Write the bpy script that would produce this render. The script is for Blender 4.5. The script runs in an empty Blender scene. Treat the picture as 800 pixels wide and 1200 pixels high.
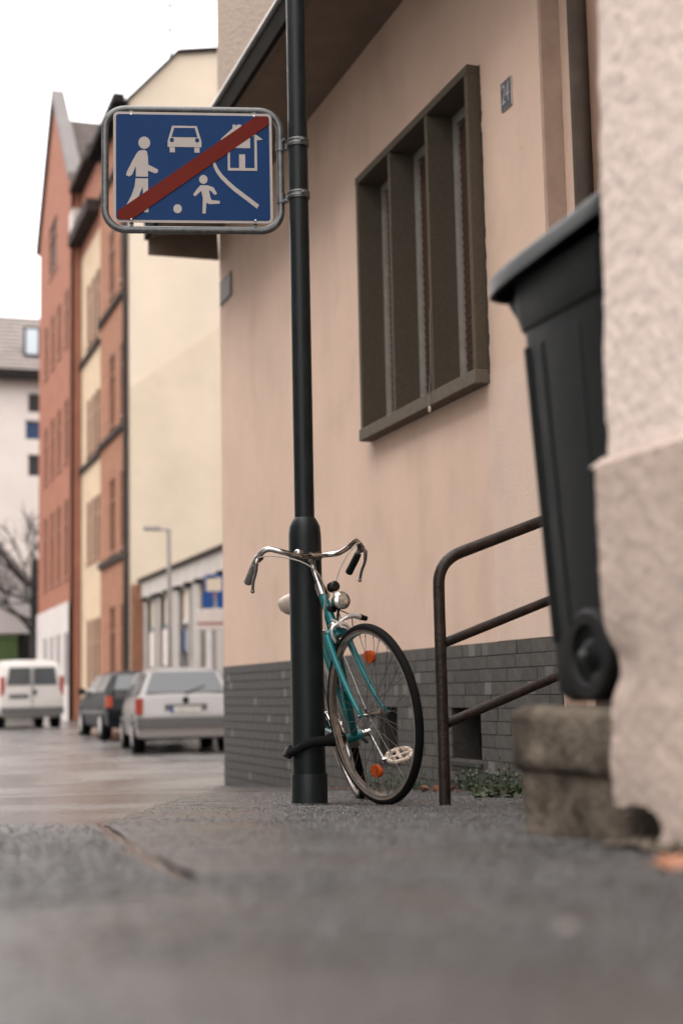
import bpy, bmesh, math, random
from mathutils import Vector, Matrix, Euler, noise
random.seed(7)
PI = math.pi
R = math.radians
sc = bpy.context.scene
C = sc.collection

# ------------------------------------------------------------------ camera, sky, sun, exposure
# World frame: x = across the street (towards the pink house), y = along the street, z up.
TH = R(18.8)                      # the camera looks 18.8 degrees towards the pink wall
CT, ST = math.cos(TH), math.sin(TH)
CZ = 0.45                         # height of the lens
F = 1700.0                        # focal length in pixels of the 800 x 1200 photograph
cam_d = bpy.data.cameras.new("camera")
cam_d.sensor_fit = 'VERTICAL'
cam_d.sensor_height = 36.0
cam_d.lens = 51.0
cam_d.clip_start = 0.02
cam_d.clip_end = 2000
cam_d.dof.use_dof = True
cam_d.dof.focus_distance = 5.78
cam_d.dof.aperture_fstop = 1.9
cam = bpy.data.objects.new("camera", cam_d)
C.objects.link(cam)
PITCH = math.atan(210 / F)
cam.matrix_world = (Matrix.Translation((0, 0, CZ)) @ Matrix.Rotation(-TH, 4, 'Z')
                    @ Matrix.Rotation(PI / 2 + PITCH, 4, 'X') @ Matrix.Rotation(-R(1.2), 4, 'Z'))
sc.camera = cam

SUN_EL, SUN_AZ = R(55), R(-105)   # pale sun behind the cloud, behind the camera to the left
w = bpy.data.worlds.new("World")
sc.world = w
w.use_nodes = True
nt = w.node_tree
bg = nt.nodes["Background"]
sky = nt.nodes.new("ShaderNodeTexSky")
sky.sky_type = 'NISHITA'
sky.sun_disc = False
sky.sun_elevation = SUN_EL
sky.sun_rotation = SUN_AZ
sky.dust_density = 4
mixn = nt.nodes.new("ShaderNodeMix")
mixn.data_type = 'RGBA'
mixn.inputs[0].default_value = 0.93          # closed cloud cover over the blue
# standard overcast sky: the zenith is about three times as bright as the horizon
wtc = nt.nodes.new("ShaderNodeTexCoord")
wsep = nt.nodes.new("ShaderNodeSeparateXYZ")
nt.links.new(wtc.outputs["Generated"], wsep.inputs[0])
wmr = nt.nodes.new("ShaderNodeMapRange")
wmr.inputs["To Min"].default_value = 8.8
wmr.inputs["To Max"].default_value = 25.0
nt.links.new(wsep.outputs[2], wmr.inputs["Value"])
wcol = nt.nodes.new("ShaderNodeCombineColor")
for i_, k_ in enumerate((1.0, 0.965, 0.955)):
    wm_ = nt.nodes.new("ShaderNodeMath")
    wm_.operation = 'MULTIPLY'
    wm_.inputs[1].default_value = k_
    nt.links.new(wmr.outputs[0], wm_.inputs[0])
    nt.links.new(wm_.outputs[0], wcol.inputs[i_])
nt.links.new(wcol.outputs[0], mixn.inputs[7])
nt.links.new(sky.outputs[0], mixn.inputs[6])
nt.links.new(mixn.outputs[2], bg.inputs[0])
bg.inputs[1].default_value = 0.12
sun_d = bpy.data.lights.new("sun", 'SUN')
sun_d.energy = 0.5
sun_d.angle = R(40)
sun_d.color = (1, 0.95, 0.88)
sun = bpy.data.objects.new("sun", sun_d)
C.objects.link(sun)
sun.location = (-20, -20, 40)
sun.rotation_euler = Vector((-math.sin(SUN_AZ) * math.cos(SUN_EL), -math.cos(SUN_AZ) * math.cos(SUN_EL), -math.sin(SUN_EL))).to_track_quat('-Z', 'Y').to_euler()
vs = sc.view_settings
vs.view_transform = 'Standard'
vs.look = 'None'
vs.exposure = 0.83
vs.gamma = 1
try:
    sc.cycles.use_denoising = True
    sc.cycles.max_bounces = 6
except Exception:
    pass


# ------------------------------------------------------------------ layout helpers
def cam2w(X, Z, z=0.0):
    """camera frame (X to the right, Z depth on the ground) to the world; z stays a height above the lens"""
    return Vector((X * CT + Z * ST, -X * ST + Z * CT, z + CZ))


def sight(px, py):
    """direction of the sight line through picture point (px, py) of the 800 x 1200 photograph"""
    a2, b2 = (px - 400) / F, (600 - py) / F
    c_, s_ = math.cos(R(1.2)), math.sin(R(1.2))
    a, b = a2 * c_ + b2 * s_, -a2 * s_ + b2 * c_
    cp, sp_ = math.cos(PITCH), math.sin(PITCH)
    d, h = cp - b * sp_, sp_ + b * cp
    return Vector((a * CT + d * ST, -a * ST + d * CT, h))


def y_on(px, n, py=800):
    """where that sight line meets the plane x = n"""
    d = sight(px, py)
    return d.y * n / d.x


def x_on(px, s, py=800):
    d = sight(px, py)
    return d.x * s / d.y


# make the far profile continuous
_g1 = -0.775 - 0.05 * 13.5 * 0.55 * 0.62
def ground_z(x, y, _g1=_g1):
    d0 = max(x * ST + y * CT, -3.0)
    if d0 < 12.5:
        h = -(0.15 + 0.05 * d0)
    elif d0 < 26:
        t = (d0 - 12.5) / 13.5
        h = -0.775 - 0.05 * 13.5 * 0.62 * (t - 0.45 * t * t)
    else:
        t = min((d0 - 26) / 14.0, 1.0)
        h = _g1 + (t * t * (3 - 2 * t)) * (-0.80 - _g1)
    return h + CZ


# ------------------------------------------------------------------ materials
def srgb(r, g, b):
    def f(c):
        c /= 255.0
        return c / 12.92 if c <= 0.04045 else ((c + 0.055) / 1.055) ** 2.4
    return (f(r), f(g), f(b), 1)


def N(m, typ, **kw):
    n = m.node_tree.nodes.new(typ)
    for k, v in kw.items():
        setattr(n, k, v)
    return n


def L(m, a, b):
    m.node_tree.links.new(a, b)


def mat(name, col, rough=0.6, metal=0.0, var=0.12, scale=6.0, stretch=(1, 1, 1), bump=0.0, bscale=60.0, spec=0.5,
        per_object=0.0, detail=5, col2=None, bdist=0.01, rvar=0.0, coat=0.0):
    """plain procedural surface: noise between two tones, optional bump and per-piece variation"""
    m = bpy.data.materials.new(name)
    m.use_nodes = True
    b = m.node_tree.nodes["Principled BSDF"]
    b.inputs["Metallic"].default_value = metal
    b.inputs["Specular IOR Level"].default_value = spec
    b.inputs["Coat Weight"].default_value = coat
    tc = N(m, "ShaderNodeTexCoord")
    mp = N(m, "ShaderNodeMapping")
    mp.inputs["Scale"].default_value = stretch
    L(m, tc.outputs["Object"], mp.inputs[0])
    no = N(m, "ShaderNodeTexNoise")
    no.inputs["Scale"].default_value = scale
    no.inputs["Detail"].default_value = detail
    no.inputs["Roughness"].default_value = 0.62
    L(m, mp.outputs[0], no.inputs["Vector"])
    rp = N(m, "ShaderNodeValToRGB")
    rp.color_ramp.elements[0].position = 0.32
    rp.color_ramp.elements[1].position = 0.70
    c1 = tuple(c * (1 - var) for c in col[:3]) + (1,)
    c2 = col2 if col2 else tuple(min(1, c * (1 + var)) for c in col[:3]) + (1,)
    rp.color_ramp.elements[0].color = c1
    rp.color_ramp.elements[1].color = c2
    L(m, no.outputs["Fac"], rp.inputs[0])
    out = rp.outputs[0]
    if per_object:
        oi = N(m, "ShaderNodeObjectInfo")
        mr = N(m, "ShaderNodeMapRange")
        mr.inputs["To Min"].default_value = 1 - per_object
        mr.inputs["To Max"].default_value = 1 + per_object
        L(m, oi.outputs["Random"], mr.inputs["Value"])
        hs = N(m, "ShaderNodeHueSaturation")
        L(m, mr.outputs[0], hs.inputs["Value"])
        L(m, out, hs.inputs["Color"])
        out = hs.outputs[0]
    L(m, out, b.inputs["Base Color"])
    if rvar:
        r2 = N(m, "ShaderNodeMapRange")
        r2.inputs["From Min"].default_value = 0.3
        r2.inputs["From Max"].default_value = 0.7
        r2.inputs["To Min"].default_value = max(0.02, rough - rvar)
        r2.inputs["To Max"].default_value = min(1, rough + rvar)
        L(m, no.outputs["Fac"], r2.inputs["Value"])
        L(m, r2.outputs[0], b.inputs["Roughness"])
    else:
        b.inputs["Roughness"].default_value = rough
    if bump:
        n2 = N(m, "ShaderNodeTexNoise")
        n2.inputs["Scale"].default_value = bscale
        n2.inputs["Detail"].default_value = 4
        L(m, mp.outputs[0], n2.inputs["Vector"])
        bp = N(m, "ShaderNodeBump")
        bp.inputs["Strength"].default_value = bump
        bp.inputs["Distance"].default_value = bdist
        L(m, n2.outputs["Fac"], bp.inputs["Height"])
        L(m, bp.outputs[0], b.inputs["Normal"])
    return m


def asphalt(name, dark, light, rough_lo, rough_hi, grain=220.0, bump=0.6, puddle=2.2):
    m = bpy.data.materials.new(name)
    m.use_nodes = True
    b = m.node_tree.nodes["Principled BSDF"]
    tc = N(m, "ShaderNodeTexCoord")
    big = N(m, "ShaderNodeTexNoise")
    big.inputs["Scale"].default_value = puddle
    big.inputs["Detail"].default_value = 6
    L(m, tc.outputs["Object"], big.inputs["Vector"])
    vo = N(m, "ShaderNodeTexVoronoi")
    vo.inputs["Scale"].default_value = grain
    L(m, tc.outputs["Object"], vo.inputs["Vector"])
    fine = N(m, "ShaderNodeTexNoise")
    fine.inputs["Scale"].default_value = grain * 0.45
    fine.inputs["Detail"].default_value = 3
    L(m, tc.outputs["Object"], fine.inputs["Vector"])
    # aggregate colour per stone
    bw = N(m, "ShaderNodeSeparateColor")
    L(m, vo.outputs["Color"], bw.inputs[0])
    ad = N(m, "ShaderNodeMath", operation='MULTIPLY_ADD')
    ad.inputs[1].default_value = 0.55
    L(m, bw.outputs[0], ad.inputs[0])
    sb = N(m, "ShaderNodeMath", operation='MULTIPLY')
    sb.inputs[1].default_value = 0.55
    L(m, big.outputs["Fac"], sb.inputs[0])
    L(m, sb.outputs[0], ad.inputs[2])
    rp = N(m, "ShaderNodeValToRGB")
    rp.color_ramp.elements[0].position = 0.25
    rp.color_ramp.elements[1].position = 0.85
    rp.color_ramp.elements[0].color = dark
    rp.color_ramp.elements[1].color = light
    L(m, ad.outputs[0], rp.inputs[0])
    L(m, rp.outputs[0], b.inputs["Base Color"])
    mr = N(m, "ShaderNodeMapRange")
    mr.inputs["From Min"].default_value = 0.38
    mr.inputs["From Max"].default_value = 0.64
    mr.inputs["To Min"].default_value = rough_lo
    mr.inputs["To Max"].default_value = rough_hi
    L(m, big.outputs["Fac"], mr.inputs["Value"])
    L(m, mr.outputs[0], b.inputs["Roughness"])
    hm = N(m, "ShaderNodeMath", operation='MULTIPLY_ADD')
    hm.inputs[1].default_value = -0.6
    L(m, vo.outputs["Distance"], hm.inputs[0])
    L(m, fine.outputs["Fac"], hm.inputs[2])
    bp = N(m, "ShaderNodeBump")
    bp.inputs["Strength"].default_value = bump
    bp.inputs["Distance"].default_value = 0.010
    L(m, hm.outputs[0], bp.inputs["Height"])
    L(m, bp.outputs[0], b.inputs["Normal"])
    return m


def glass_mat(name, col, rough=0.06):
    m = bpy.data.materials.new(name)
    m.use_nodes = True
    b = m.node_tree.nodes["Principled BSDF"]
    b.inputs["Base Color"].default_value = col
    b.inputs["Roughness"].default_value = rough
    b.inputs["Specular IOR Level"].default_value = 0.45
    return m


M = {}
M['asphalt'] = asphalt("asphalt_ground", (0.018, 0.0172, 0.017, 1), (0.060, 0.057, 0.055, 1), 0.34, 0.60)
M['road'] = asphalt("road_asphalt", (0.055, 0.0505, 0.048, 1), (0.155, 0.142, 0.135, 1), 0.17, 0.34, grain=140, bump=0.2, puddle=0.9)
M['pave'] = asphalt("pavement_asphalt", (0.013, 0.0118, 0.0112, 1), (0.064, 0.0585, 0.0555, 1), 0.25, 0.44, grain=110, bump=0.35, puddle=1.6)
M['patch'] = asphalt("patch_asphalt", (0.015, 0.0137, 0.013, 1), (0.075, 0.069, 0.0655, 1), 0.24, 0.44, grain=95, bump=0.45, puddle=1.9)
M['grit'] = mat("asphalt_grit", (0.0105, 0.0093, 0.0086), 0.30, var=0.85, scale=120, detail=8, col2=(0.038, 0.0340, 0.0315, 1))
M['seam'] = mat("seam_dirt", (0.10, 0.062, 0.045), 0.8, var=0.5, scale=60, bump=0.8)
M['crack'] = mat("crack_tar", (0.012, 0.012, 0.012), 0.5, var=0.3, scale=40)
def plaster(name, col):
    m = mat(name, col, 0.88, var=0.07, scale=1.1, stretch=(1, 1, 0.85), bump=0.45, bscale=130, bdist=0.005, detail=10, spec=0.15)
    nodes = m.node_tree.nodes
    b = nodes["Principled BSDF"]
    src = b.inputs["Base Color"].links[0].from_socket
    tc = N(m, "ShaderNodeTexCoord")
    for (st, sc_, lo, hi, k, dt) in (((1, 7, 0.30), 0.9, 0.42, 0.75, 0.022, 6), ((1, 1.6, 1.1), 1.7, 0.50, 0.80, 0.12, 10), ((1, 1, 1), 24.0, 0.70, 0.76, 0.14, 2)):
        mp = N(m, "ShaderNodeMapping")
        mp.inputs["Scale"].default_value = st
        L(m, tc.outputs["Object"], mp.inputs[0])
        no = N(m, "ShaderNodeTexNoise")
        no.inputs["Scale"].default_value = sc_
        no.inputs["Detail"].default_value = dt
        L(m, mp.outputs[0], no.inputs["Vector"])
        mr = N(m, "ShaderNodeMapRange")
        mr.inputs["From Min"].default_value = lo
        mr.inputs["From Max"].default_value = hi
        mr.inputs["To Min"].default_value = 1.0
        mr.inputs["To Max"].default_value = 1.0 - k
        L(m, no.outputs["Fac"], mr.inputs["Value"])
        mx = N(m, "ShaderNodeVectorMath", operation='SCALE')
        L(m, src, mx.inputs[0])
        L(m, mr.outputs[0], mx.inputs["Scale"])
        src = mx.outputs[0]
    L(m, src, b.inputs["Base Color"])
    return m


M['pink'] = plaster("pink_render", (0.690, 0.505, 0.397))
M['pinkshade'] = mat("pink_return_shade", (0.44, 0.325, 0.255), 0.85, var=0.12, scale=5, bump=0.3, bscale=90, spec=0.2)  # darkened pink: shade of the camera-facing wall end put into the colour
M['roughcast'] = mat("grey_roughcast", (0.42, 0.335, 0.275), 0.95, var=0.22, scale=26, bump=1.0, bscale=45, bdist=0.03, spec=0.2)
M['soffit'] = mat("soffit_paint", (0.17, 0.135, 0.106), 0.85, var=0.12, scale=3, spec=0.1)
M['fascia'] = mat("dark_fascia", (0.016, 0.014, 0.012), 0.9, var=0.2, scale=4, spec=0.05)
M['zinc'] = mat("zinc_edge", (0.62, 0.60, 0.57), 0.4, metal=0.3, var=0.15, scale=8)
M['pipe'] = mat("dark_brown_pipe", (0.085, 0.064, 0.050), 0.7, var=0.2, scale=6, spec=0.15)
M['mortar'] = mat("mortar", (0.052, 0.047, 0.042), 0.95, var=0.2, scale=40, bump=0.4, spec=0.2)
M['tile'] = mat("grey_clinker", (0.073, 0.066, 0.058), 0.6, var=0.18, scale=22, bump=0.3, bscale=120, per_object=0.16, bdist=0.003, spec=0.25)
M['tilelight'] = mat("pale_clinker", (0.135, 0.128, 0.118), 0.6, var=0.12, scale=18, bump=0.25, bscale=120, per_object=0.2, bdist=0.003, spec=0.25)
M['concrete'] = mat("brown_wash_concrete", (0.092, 0.075, 0.055), 0.92, var=0.16, scale=70, bump=0.5, bscale=260, bdist=0.003, spec=0.15)
M['conclight'] = mat("frame_front_concrete", (0.135, 0.112, 0.088), 0.9, var=0.18, scale=40, bump=0.5, bscale=200, bdist=0.003, spec=0.15)
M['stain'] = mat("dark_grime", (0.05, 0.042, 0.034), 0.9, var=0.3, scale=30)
M['whiteframe'] = mat("weathered_white_frame", (0.27, 0.25, 0.225), 0.55, var=0.15, scale=12, spec=0.2)
M['shutter'] = mat("brown_shutter", (0.075, 0.045, 0.030), 0.65, var=0.2, scale=20, stretch=(1, 0.2, 4), spec=0.2)
M['darkglass'] = glass_mat("dark_glass", (0.012, 0.014, 0.015, 1))
M['void'] = mat("cellar_dark", (0.012, 0.011, 0.010), 0.9, var=0.3, scale=10)
M['poleblack'] = mat("black_pole_paint", (0.0095, 0.0125, 0.0128), 0.40, var=0.25, scale=9, bump=0.08, bscale=70, rvar=0.08, spec=0.2)
M['galv'] = mat("galvanised_steel", (0.125, 0.13, 0.128), 0.45, metal=0.6, var=0.35, scale=30, rvar=0.12)
M['signblue'] = mat("sign_blue", (0.0045, 0.030, 0.105), 0.45, var=0.06, scale=4, spec=0.10)
M['signwhite'] = mat("sign_white", (0.37, 0.335, 0.31), 0.5, var=0.06, scale=5, spec=0.12)
M['signred'] = mat("sign_red", (0.115, 0.0115, 0.006), 0.5, var=0.12, scale=5, spec=0.08)
M['teal'] = mat("teal_enamel", (0.0025, 0.115, 0.122), 0.30, var=0.2, scale=14, coat=0.25, spec=0.3)
M['tealdark'] = mat("worn_teal_enamel", (0.006, 0.055, 0.07), 0.35, var=0.25, scale=14)
M['chrome'] = mat("worn_chrome", (0.40, 0.385, 0.365), 0.15, metal=1.0, var=0.3, scale=40, rvar=0.07)
M['alu'] = mat("brushed_aluminium", (0.72, 0.69, 0.66), 0.32, metal=0.6, var=0.12, scale=30)
M['steelrim'] = mat("steel_rim", (0.42, 0.39, 0.36), 0.30, metal=1.0, var=0.2, scale=30)
M['rubber'] = mat("tyre_rubber", (0.0055, 0.005, 0.005), 0.8, var=0.2, scale=30, bump=0.2, bscale=150, spec=0.12)
M['tyreside'] = mat("tan_tyre_wall", (0.12, 0.095, 0.075), 0.75, var=0.2, scale=30)
M['blackplastic'] = mat("black_plastic", (0.008, 0.008, 0.008), 0.45, var=0.15, scale=20, spec=0.3)
M['grip'] = mat("grey_grip", (0.17, 0.155, 0.14), 0.65, var=0.15, scale=50, bump=0.3, bscale=200)
M['cream'] = mat("cream_plastic", (0.52, 0.42, 0.34), 0.5, var=0.08, scale=12)
M['cable'] = mat("grey_cable", (0.36, 0.32, 0.28), 0.4, var=0.1, scale=20)
M['amber'] = mat("amber_reflector", (0.42, 0.062, 0.004), 0.4, var=0.25, scale=60, bump=0.6, bscale=300, spec=0.2)
M['spoke'] = mat("dull_spoke_steel", (0.16, 0.15, 0.14), 0.35, metal=0.9, var=0.15)
M['greyguard'] = mat("grey_mudguard", (0.26, 0.225, 0.19), 0.4, var=0.12, scale=12)
M['lens'] = mat("headlamp_glass", (0.60, 0.57, 0.50), 0.10, metal=0.75, var=0.35, scale=60)
M['railpaint'] = mat("rusty_brown_rail", (0.014, 0.010, 0.008), 0.40, var=0.4, scale=25, bump=0.3, bscale=80, col2=(0.036, 0.022, 0.016, 1), spec=0.25)
M['bin'] = mat("black_bin_plastic", (0.0050, 0.0064, 0.0064), 0.42, var=0.35, scale=7, rvar=0.1, bump=0.1, bscale=90, spec=0.18)
M['binlid'] = mat("grey_bin_lid", (0.012, 0.0140, 0.0145), 0.38, var=0.3, scale=9, rvar=0.1, bump=0.1, bscale=90, spec=0.35)
M['binwheel'] = mat("bin_tyre", (0.007, 0.007, 0.007), 0.6, var=0.2, scale=20, spec=0.2)
M['stone'] = mat("mossy_concrete_block", (0.070, 0.056, 0.042), 0.95, var=0.5, scale=9, bump=0.9, bscale=60, bdist=0.01, col2=(0.19, 0.155, 0.12, 1), spec=0.15, detail=8)
M['cornerwall'] = mat("pale_scratch_render", (0.68, 0.565, 0.50), 0.95, var=0.09, scale=38, stretch=(1, 1.4, 0.7), bump=0.6, bscale=80, bdist=0.008, detail=7, spec=0.15)
M['cornerbase'] = mat("smooth_base_render", (0.45, 0.358, 0.305), 0.9, var=0.17, scale=5, bump=0.35, bscale=60, bdist=0.006, detail=8, spec=0.2)
M['leaf'] = mat("weed_leaf", (0.035, 0.075, 0.022), 0.55, var=0.35, scale=30)
M['leafpale'] = mat("pale_weed_leaf", (0.065, 0.085, 0.042), 0.6, var=0.3, scale=30, spec=0.3)
M['stem'] = mat("weed_stem", (0.06, 0.07, 0.03), 0.7)
M['deadleaf'] = mat("dead_leaf", (0.33, 0.15, 0.085), 0.7, var=0.35, scale=40)
M['palefleck'] = mat("pale_leaf", (0.30, 0.25, 0.22), 0.7, var=0.25, scale=40)
# far street
M['cream_wall'] = mat("cream_render", (0.52, 0.437, 0.345), 0.9, var=0.09, scale=0.35, bump=0.15, bscale=40, spec=0.15, detail=9)
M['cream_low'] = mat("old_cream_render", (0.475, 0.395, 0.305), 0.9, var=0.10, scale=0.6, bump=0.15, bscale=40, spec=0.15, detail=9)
M['orange'] = mat("orange_brick", (0.27, 0.120, 0.082), 0.9, var=0.13, scale=1.5, spec=0.1)
M['redbrick'] = mat("red_brick", (0.255, 0.125, 0.080), 0.9, var=0.16, scale=3, spec=0.1)
M['yellowface'] = mat("yellow_facade", (0.45, 0.345, 0.240), 0.9, var=0.1, scale=1.5, spec=0.15)
M['whitewall'] = mat("white_render", (0.46, 0.42, 0.40), 0.9, var=0.09, scale=1.0, spec=0.15)
M['palewall'] = mat("pale_render", (0.55, 0.495, 0.455), 0.9, var=0.06, scale=0.6, spec=0.15)
M['greyfront'] = mat("grey_front", (0.30, 0.29, 0.275), 0.9, var=0.06, scale=1.0, spec=0.2)
M['greydark'] = mat("dark_grey_front", (0.22, 0.215, 0.21), 0.9, var=0.06, scale=1.0, spec=0.2)
M['brownwin'] = mat("brown_window_wood", (0.20, 0.085, 0.05), 0.6, var=0.2, scale=6)
M['rooftile'] = mat("grey_roof_tile", (0.16, 0.135, 0.125), 0.8, var=0.2, scale=2.5)
M['darkroof'] = mat("dark_roof_edge", (0.018, 0.016, 0.016), 0.9, var=0.2, scale=3, spec=0.08)
M['palemetal'] = mat("pale_roof_metal", (0.135, 0.122, 0.12), 0.7, var=0.1, scale=1.0, spec=0.15)
M['pier'] = mat("grey_shop_stone", (0.31, 0.28, 0.255), 0.85, var=0.12, scale=2, spec=0.2)
M['palepier'] = mat("pale_shop_stone", (0.37, 0.335, 0.305), 0.85, var=0.1, scale=2, spec=0.2)
M['shopframe'] = mat("teal_grey_frame", (0.10, 0.125, 0.125), 0.5, var=0.15, scale=4)
M['poster'] = mat("pale_poster", (0.50, 0.43, 0.40), 0.6, var=0.06, scale=4)
M['winblue'] = glass_mat("blue_glass", (0.03, 0.06, 0.12, 1), 0.1)
M['wingrey'] = glass_mat("grey_glass", (0.035, 0.04, 0.042, 1), 0.1)
M['skyglass'] = glass_mat("skylight_glass", (0.45, 0.50, 0.55, 1), 0.1)
M['lamppost'] = mat("grey_lamp_post", (0.22, 0.20, 0.19), 0.5, metal=0.3, var=0.1)
M['course'] = mat("weathered_dark_trim", (0.045, 0.036, 0.032), 0.9, var=0.2, scale=3, spec=0.08)
M['bark'] = mat("dark_bark", (0.032, 0.027, 0.024), 0.9, var=0.3, scale=12, bump=0.5)
M['green'] = mat("green_bin_plastic", (0.055, 0.085, 0.028), 0.6, var=0.15, scale=5, spec=0.2)
M['carsilver'] = mat("silver_car_paint", (0.19, 0.178, 0.17), 0.30, metal=0.2, var=0.05, scale=3, coat=0.2)
M['carwhite'] = mat("white_van_paint", (0.43, 0.40, 0.375), 0.32, var=0.05, scale=3, coat=0.2)
M['carblack'] = mat("black_car_paint", (0.007, 0.008, 0.010), 0.45, var=0.1, scale=3, spec=0.12)
M['carglass'] = glass_mat("car_glass", (0.06, 0.064, 0.066, 1), 0.05)
M['bumper'] = mat("grey_bumper", (0.085, 0.082, 0.08), 0.5, var=0.08, scale=5, spec=0.3)
M['tail'] = mat("red_tail_lamp", (0.26, 0.03, 0.018), 0.25, var=0.2, scale=20)
M['tailorange'] = mat("orange_tail_lamp", (0.36, 0.055, 0.02), 0.3, var=0.2, scale=20)
M['plate'] = mat("number_plate", (0.40, 0.38, 0.35), 0.5, var=0.1, scale=12)
M['hubcap'] = mat("wheel_alloy", (0.42, 0.40, 0.39), 0.35, metal=0.7, var=0.1)
M['underbody'] = mat("underbody", (0.006, 0.006, 0.006), 0.9, spec=0.15)
M['blueplain'] = mat("blue_enamel", (0.012, 0.055, 0.20), 0.5, var=0.08, spec=0.2)
M['redplain'] = mat("red_enamel", (0.26, 0.10, 0.085), 0.5, var=0.06)


# ------------------------------------------------------------------ mesh helpers
class MB:
    def __init__(self):
        self.v, self.f = [], []

    def add(self, vs, fs):
        o = len(self.v)
        self.v += [tuple(p) for p in vs]
        self.f += [tuple(i + o for i in q) for q in fs]
        return self

    def box(self, x0, x1, y0, y1, z0, z1, mtx=None):
        p = [Vector(q) for q in ((x0, y0, z0), (x1, y0, z0), (x1, y1, z0), (x0, y1, z0), (x0, y0, z1), (x1, y0, z1), (x1, y1, z1), (x0, y1, z1))]
        if mtx:
            p = [mtx @ q for q in p]
        return self.add(p, [(0, 3, 2, 1), (4, 5, 6, 7), (0, 1, 5, 4), (1, 2, 6, 5), (2, 3, 7, 6), (3, 0, 4, 7)])

    def tube(self, path, r, seg=12, closed=False, caps=True):
        P = [Vector(p) for p in path]
        n = len(P)
        rad = r if isinstance(r, (list, tuple)) else [r] * n
        vs, fs = [], []
        prev = None
        for i, p in enumerate(P):
            if closed:
                t = (P[(i + 1) % n] - P[i - 1])
            else:
                t = P[min(i + 1, n - 1)] - P[max(i - 1, 0)]
            if t.length < 1e-9:
                t = Vector((0, 0, 1))
            t.normalize()
            if prev is None:
                a = Vector((0, 0, 1)) if abs(t.z) < 0.9 else Vector((1, 0, 0))
                u = t.cross(a).normalized()
            else:
                u = prev - t * prev.dot(t)
                u = u.normalized() if u.length > 1e-6 else t.orthogonal().normalized()
            prev = u
            v = t.cross(u)
            for k in range(seg):
                an = 2 * PI * k / seg
                vs.append(p + (u * math.cos(an) + v * math.sin(an)) * rad[i])
        rings = n if closed else n - 1
        for i in range(rings):
            for k in range(seg):
                a, b = i * seg + k, i * seg + (k + 1) % seg
                c, d = ((i + 1) % n) * seg + (k + 1) % seg, ((i + 1) % n) * seg + k
                fs.append((a, d, c, b))
        if caps and not closed:
            fs.append(tuple(range(seg)))
            fs.append(tuple(reversed([(n - 1) * seg + k for k in range(seg)])))
        return self.add(vs, fs)

    def lathe(self, prof, seg=32, mtx=None, caps=True):
        """prof: (radius, height) pairs about local z"""
        vs, fs = [], []
        for r, h in prof:
            for k in range(seg):
                an = 2 * PI * k / seg
                q = Vector((r * math.cos(an), r * math.sin(an), h))
                vs.append(mtx @ q if mtx else q)
        for i in range(len(prof) - 1):
            for k in range(seg):
                a, b = i * seg + k, i * seg + (k + 1) % seg
                fs.append((a, b, b + seg, a + seg))
        if caps:
            fs.append(tuple(reversed(range(seg))))
            fs.append(tuple((len(prof) - 1) * seg + k for k in range(seg)))
        return self.add(vs, fs)

    def prism(self, poly, d0, d1, fn):
        """poly: 2-D outline; fn(u, v, d) -> 3-D point"""
        n = len(poly)
        vs = [fn(u, v, d0) for u, v in poly] + [fn(u, v, d1) for u, v in poly]
        fs = [tuple(reversed(range(n))), tuple(range(n, 2 * n))]
        for i in range(n):
            j = (i + 1) % n
            fs.append((i, j, n + j, n + i))
        return self.add(vs, fs)

    def build(self, name, material, parent=None, smooth=None, bevel=0, loc=None, kind=None, fix=True, segs=2):
        me = bpy.data.meshes.new(name)
        me.from_pydata(self.v, [], self.f)
        if fix:
            bm = bmesh.new()
            bm.from_mesh(me)
            bmesh.ops.recalc_face_normals(bm, faces=bm.faces)
            bm.to_mesh(me)
            bm.free()
        return link(name, me, material, parent, smooth, bevel, loc, kind, segs)


def link(name, me, material, parent=None, smooth=None, bevel=0, loc=None, kind=None, segs=2):
    if material:
        me.materials.append(material)
    if smooth is not None:
        me.shade_smooth()
        me.set_sharp_from_angle(angle=R(smooth))
    o = bpy.data.objects.new(name, me)
    C.objects.link(o)
    if parent:
        o.parent = parent
    if loc:
        o.location = loc
    if bevel:
        b = o.modifiers.new("bevel", 'BEVEL')
        b.width = bevel
        b.segments = segs
        b.limit_method = 'ANGLE'
        b.angle_limit = R(40)
    if kind:
        o["kind"] = kind
    return o


def thing(name, label, cat, loc=(0, 0, 0), rot=(0, 0, 0), group=None):
    o = bpy.data.objects.new(name, None)
    o.empty_display_size = 0.1
    C.objects.link(o)
    o.location = loc
    o.rotation_euler = rot
    tag(o, label, cat, group)
    return o


def tag(o, label, cat, group=None):
    o["label"] = label
    o["category"] = cat
    if group:
        o["group"] = group
    return o


def shared(name, me, parent, loc=(0, 0, 0), rot=None, scale=None):
    o = bpy.data.objects.new(name, me)
    C.objects.link(o)
    o.parent = parent
    o.location = loc
    if rot:
        o.rotation_euler = rot
    if scale:
        o.scale = scale
    return o


def mesh_only(mb, name, material, smooth=None):
    me = bpy.data.meshes.new(name)
    me.from_pydata(mb.v, [], mb.f)
    bm = bmesh.new()
    bm.from_mesh(me)
    bmesh.ops.recalc_face_normals(bm, faces=bm.faces)
    bm.to_mesh(me)
    bm.free()
    me.materials.append(material)
    if smooth is not None:
        me.shade_smooth()
        me.set_sharp_from_angle(angle=R(smooth))
    return me


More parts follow.
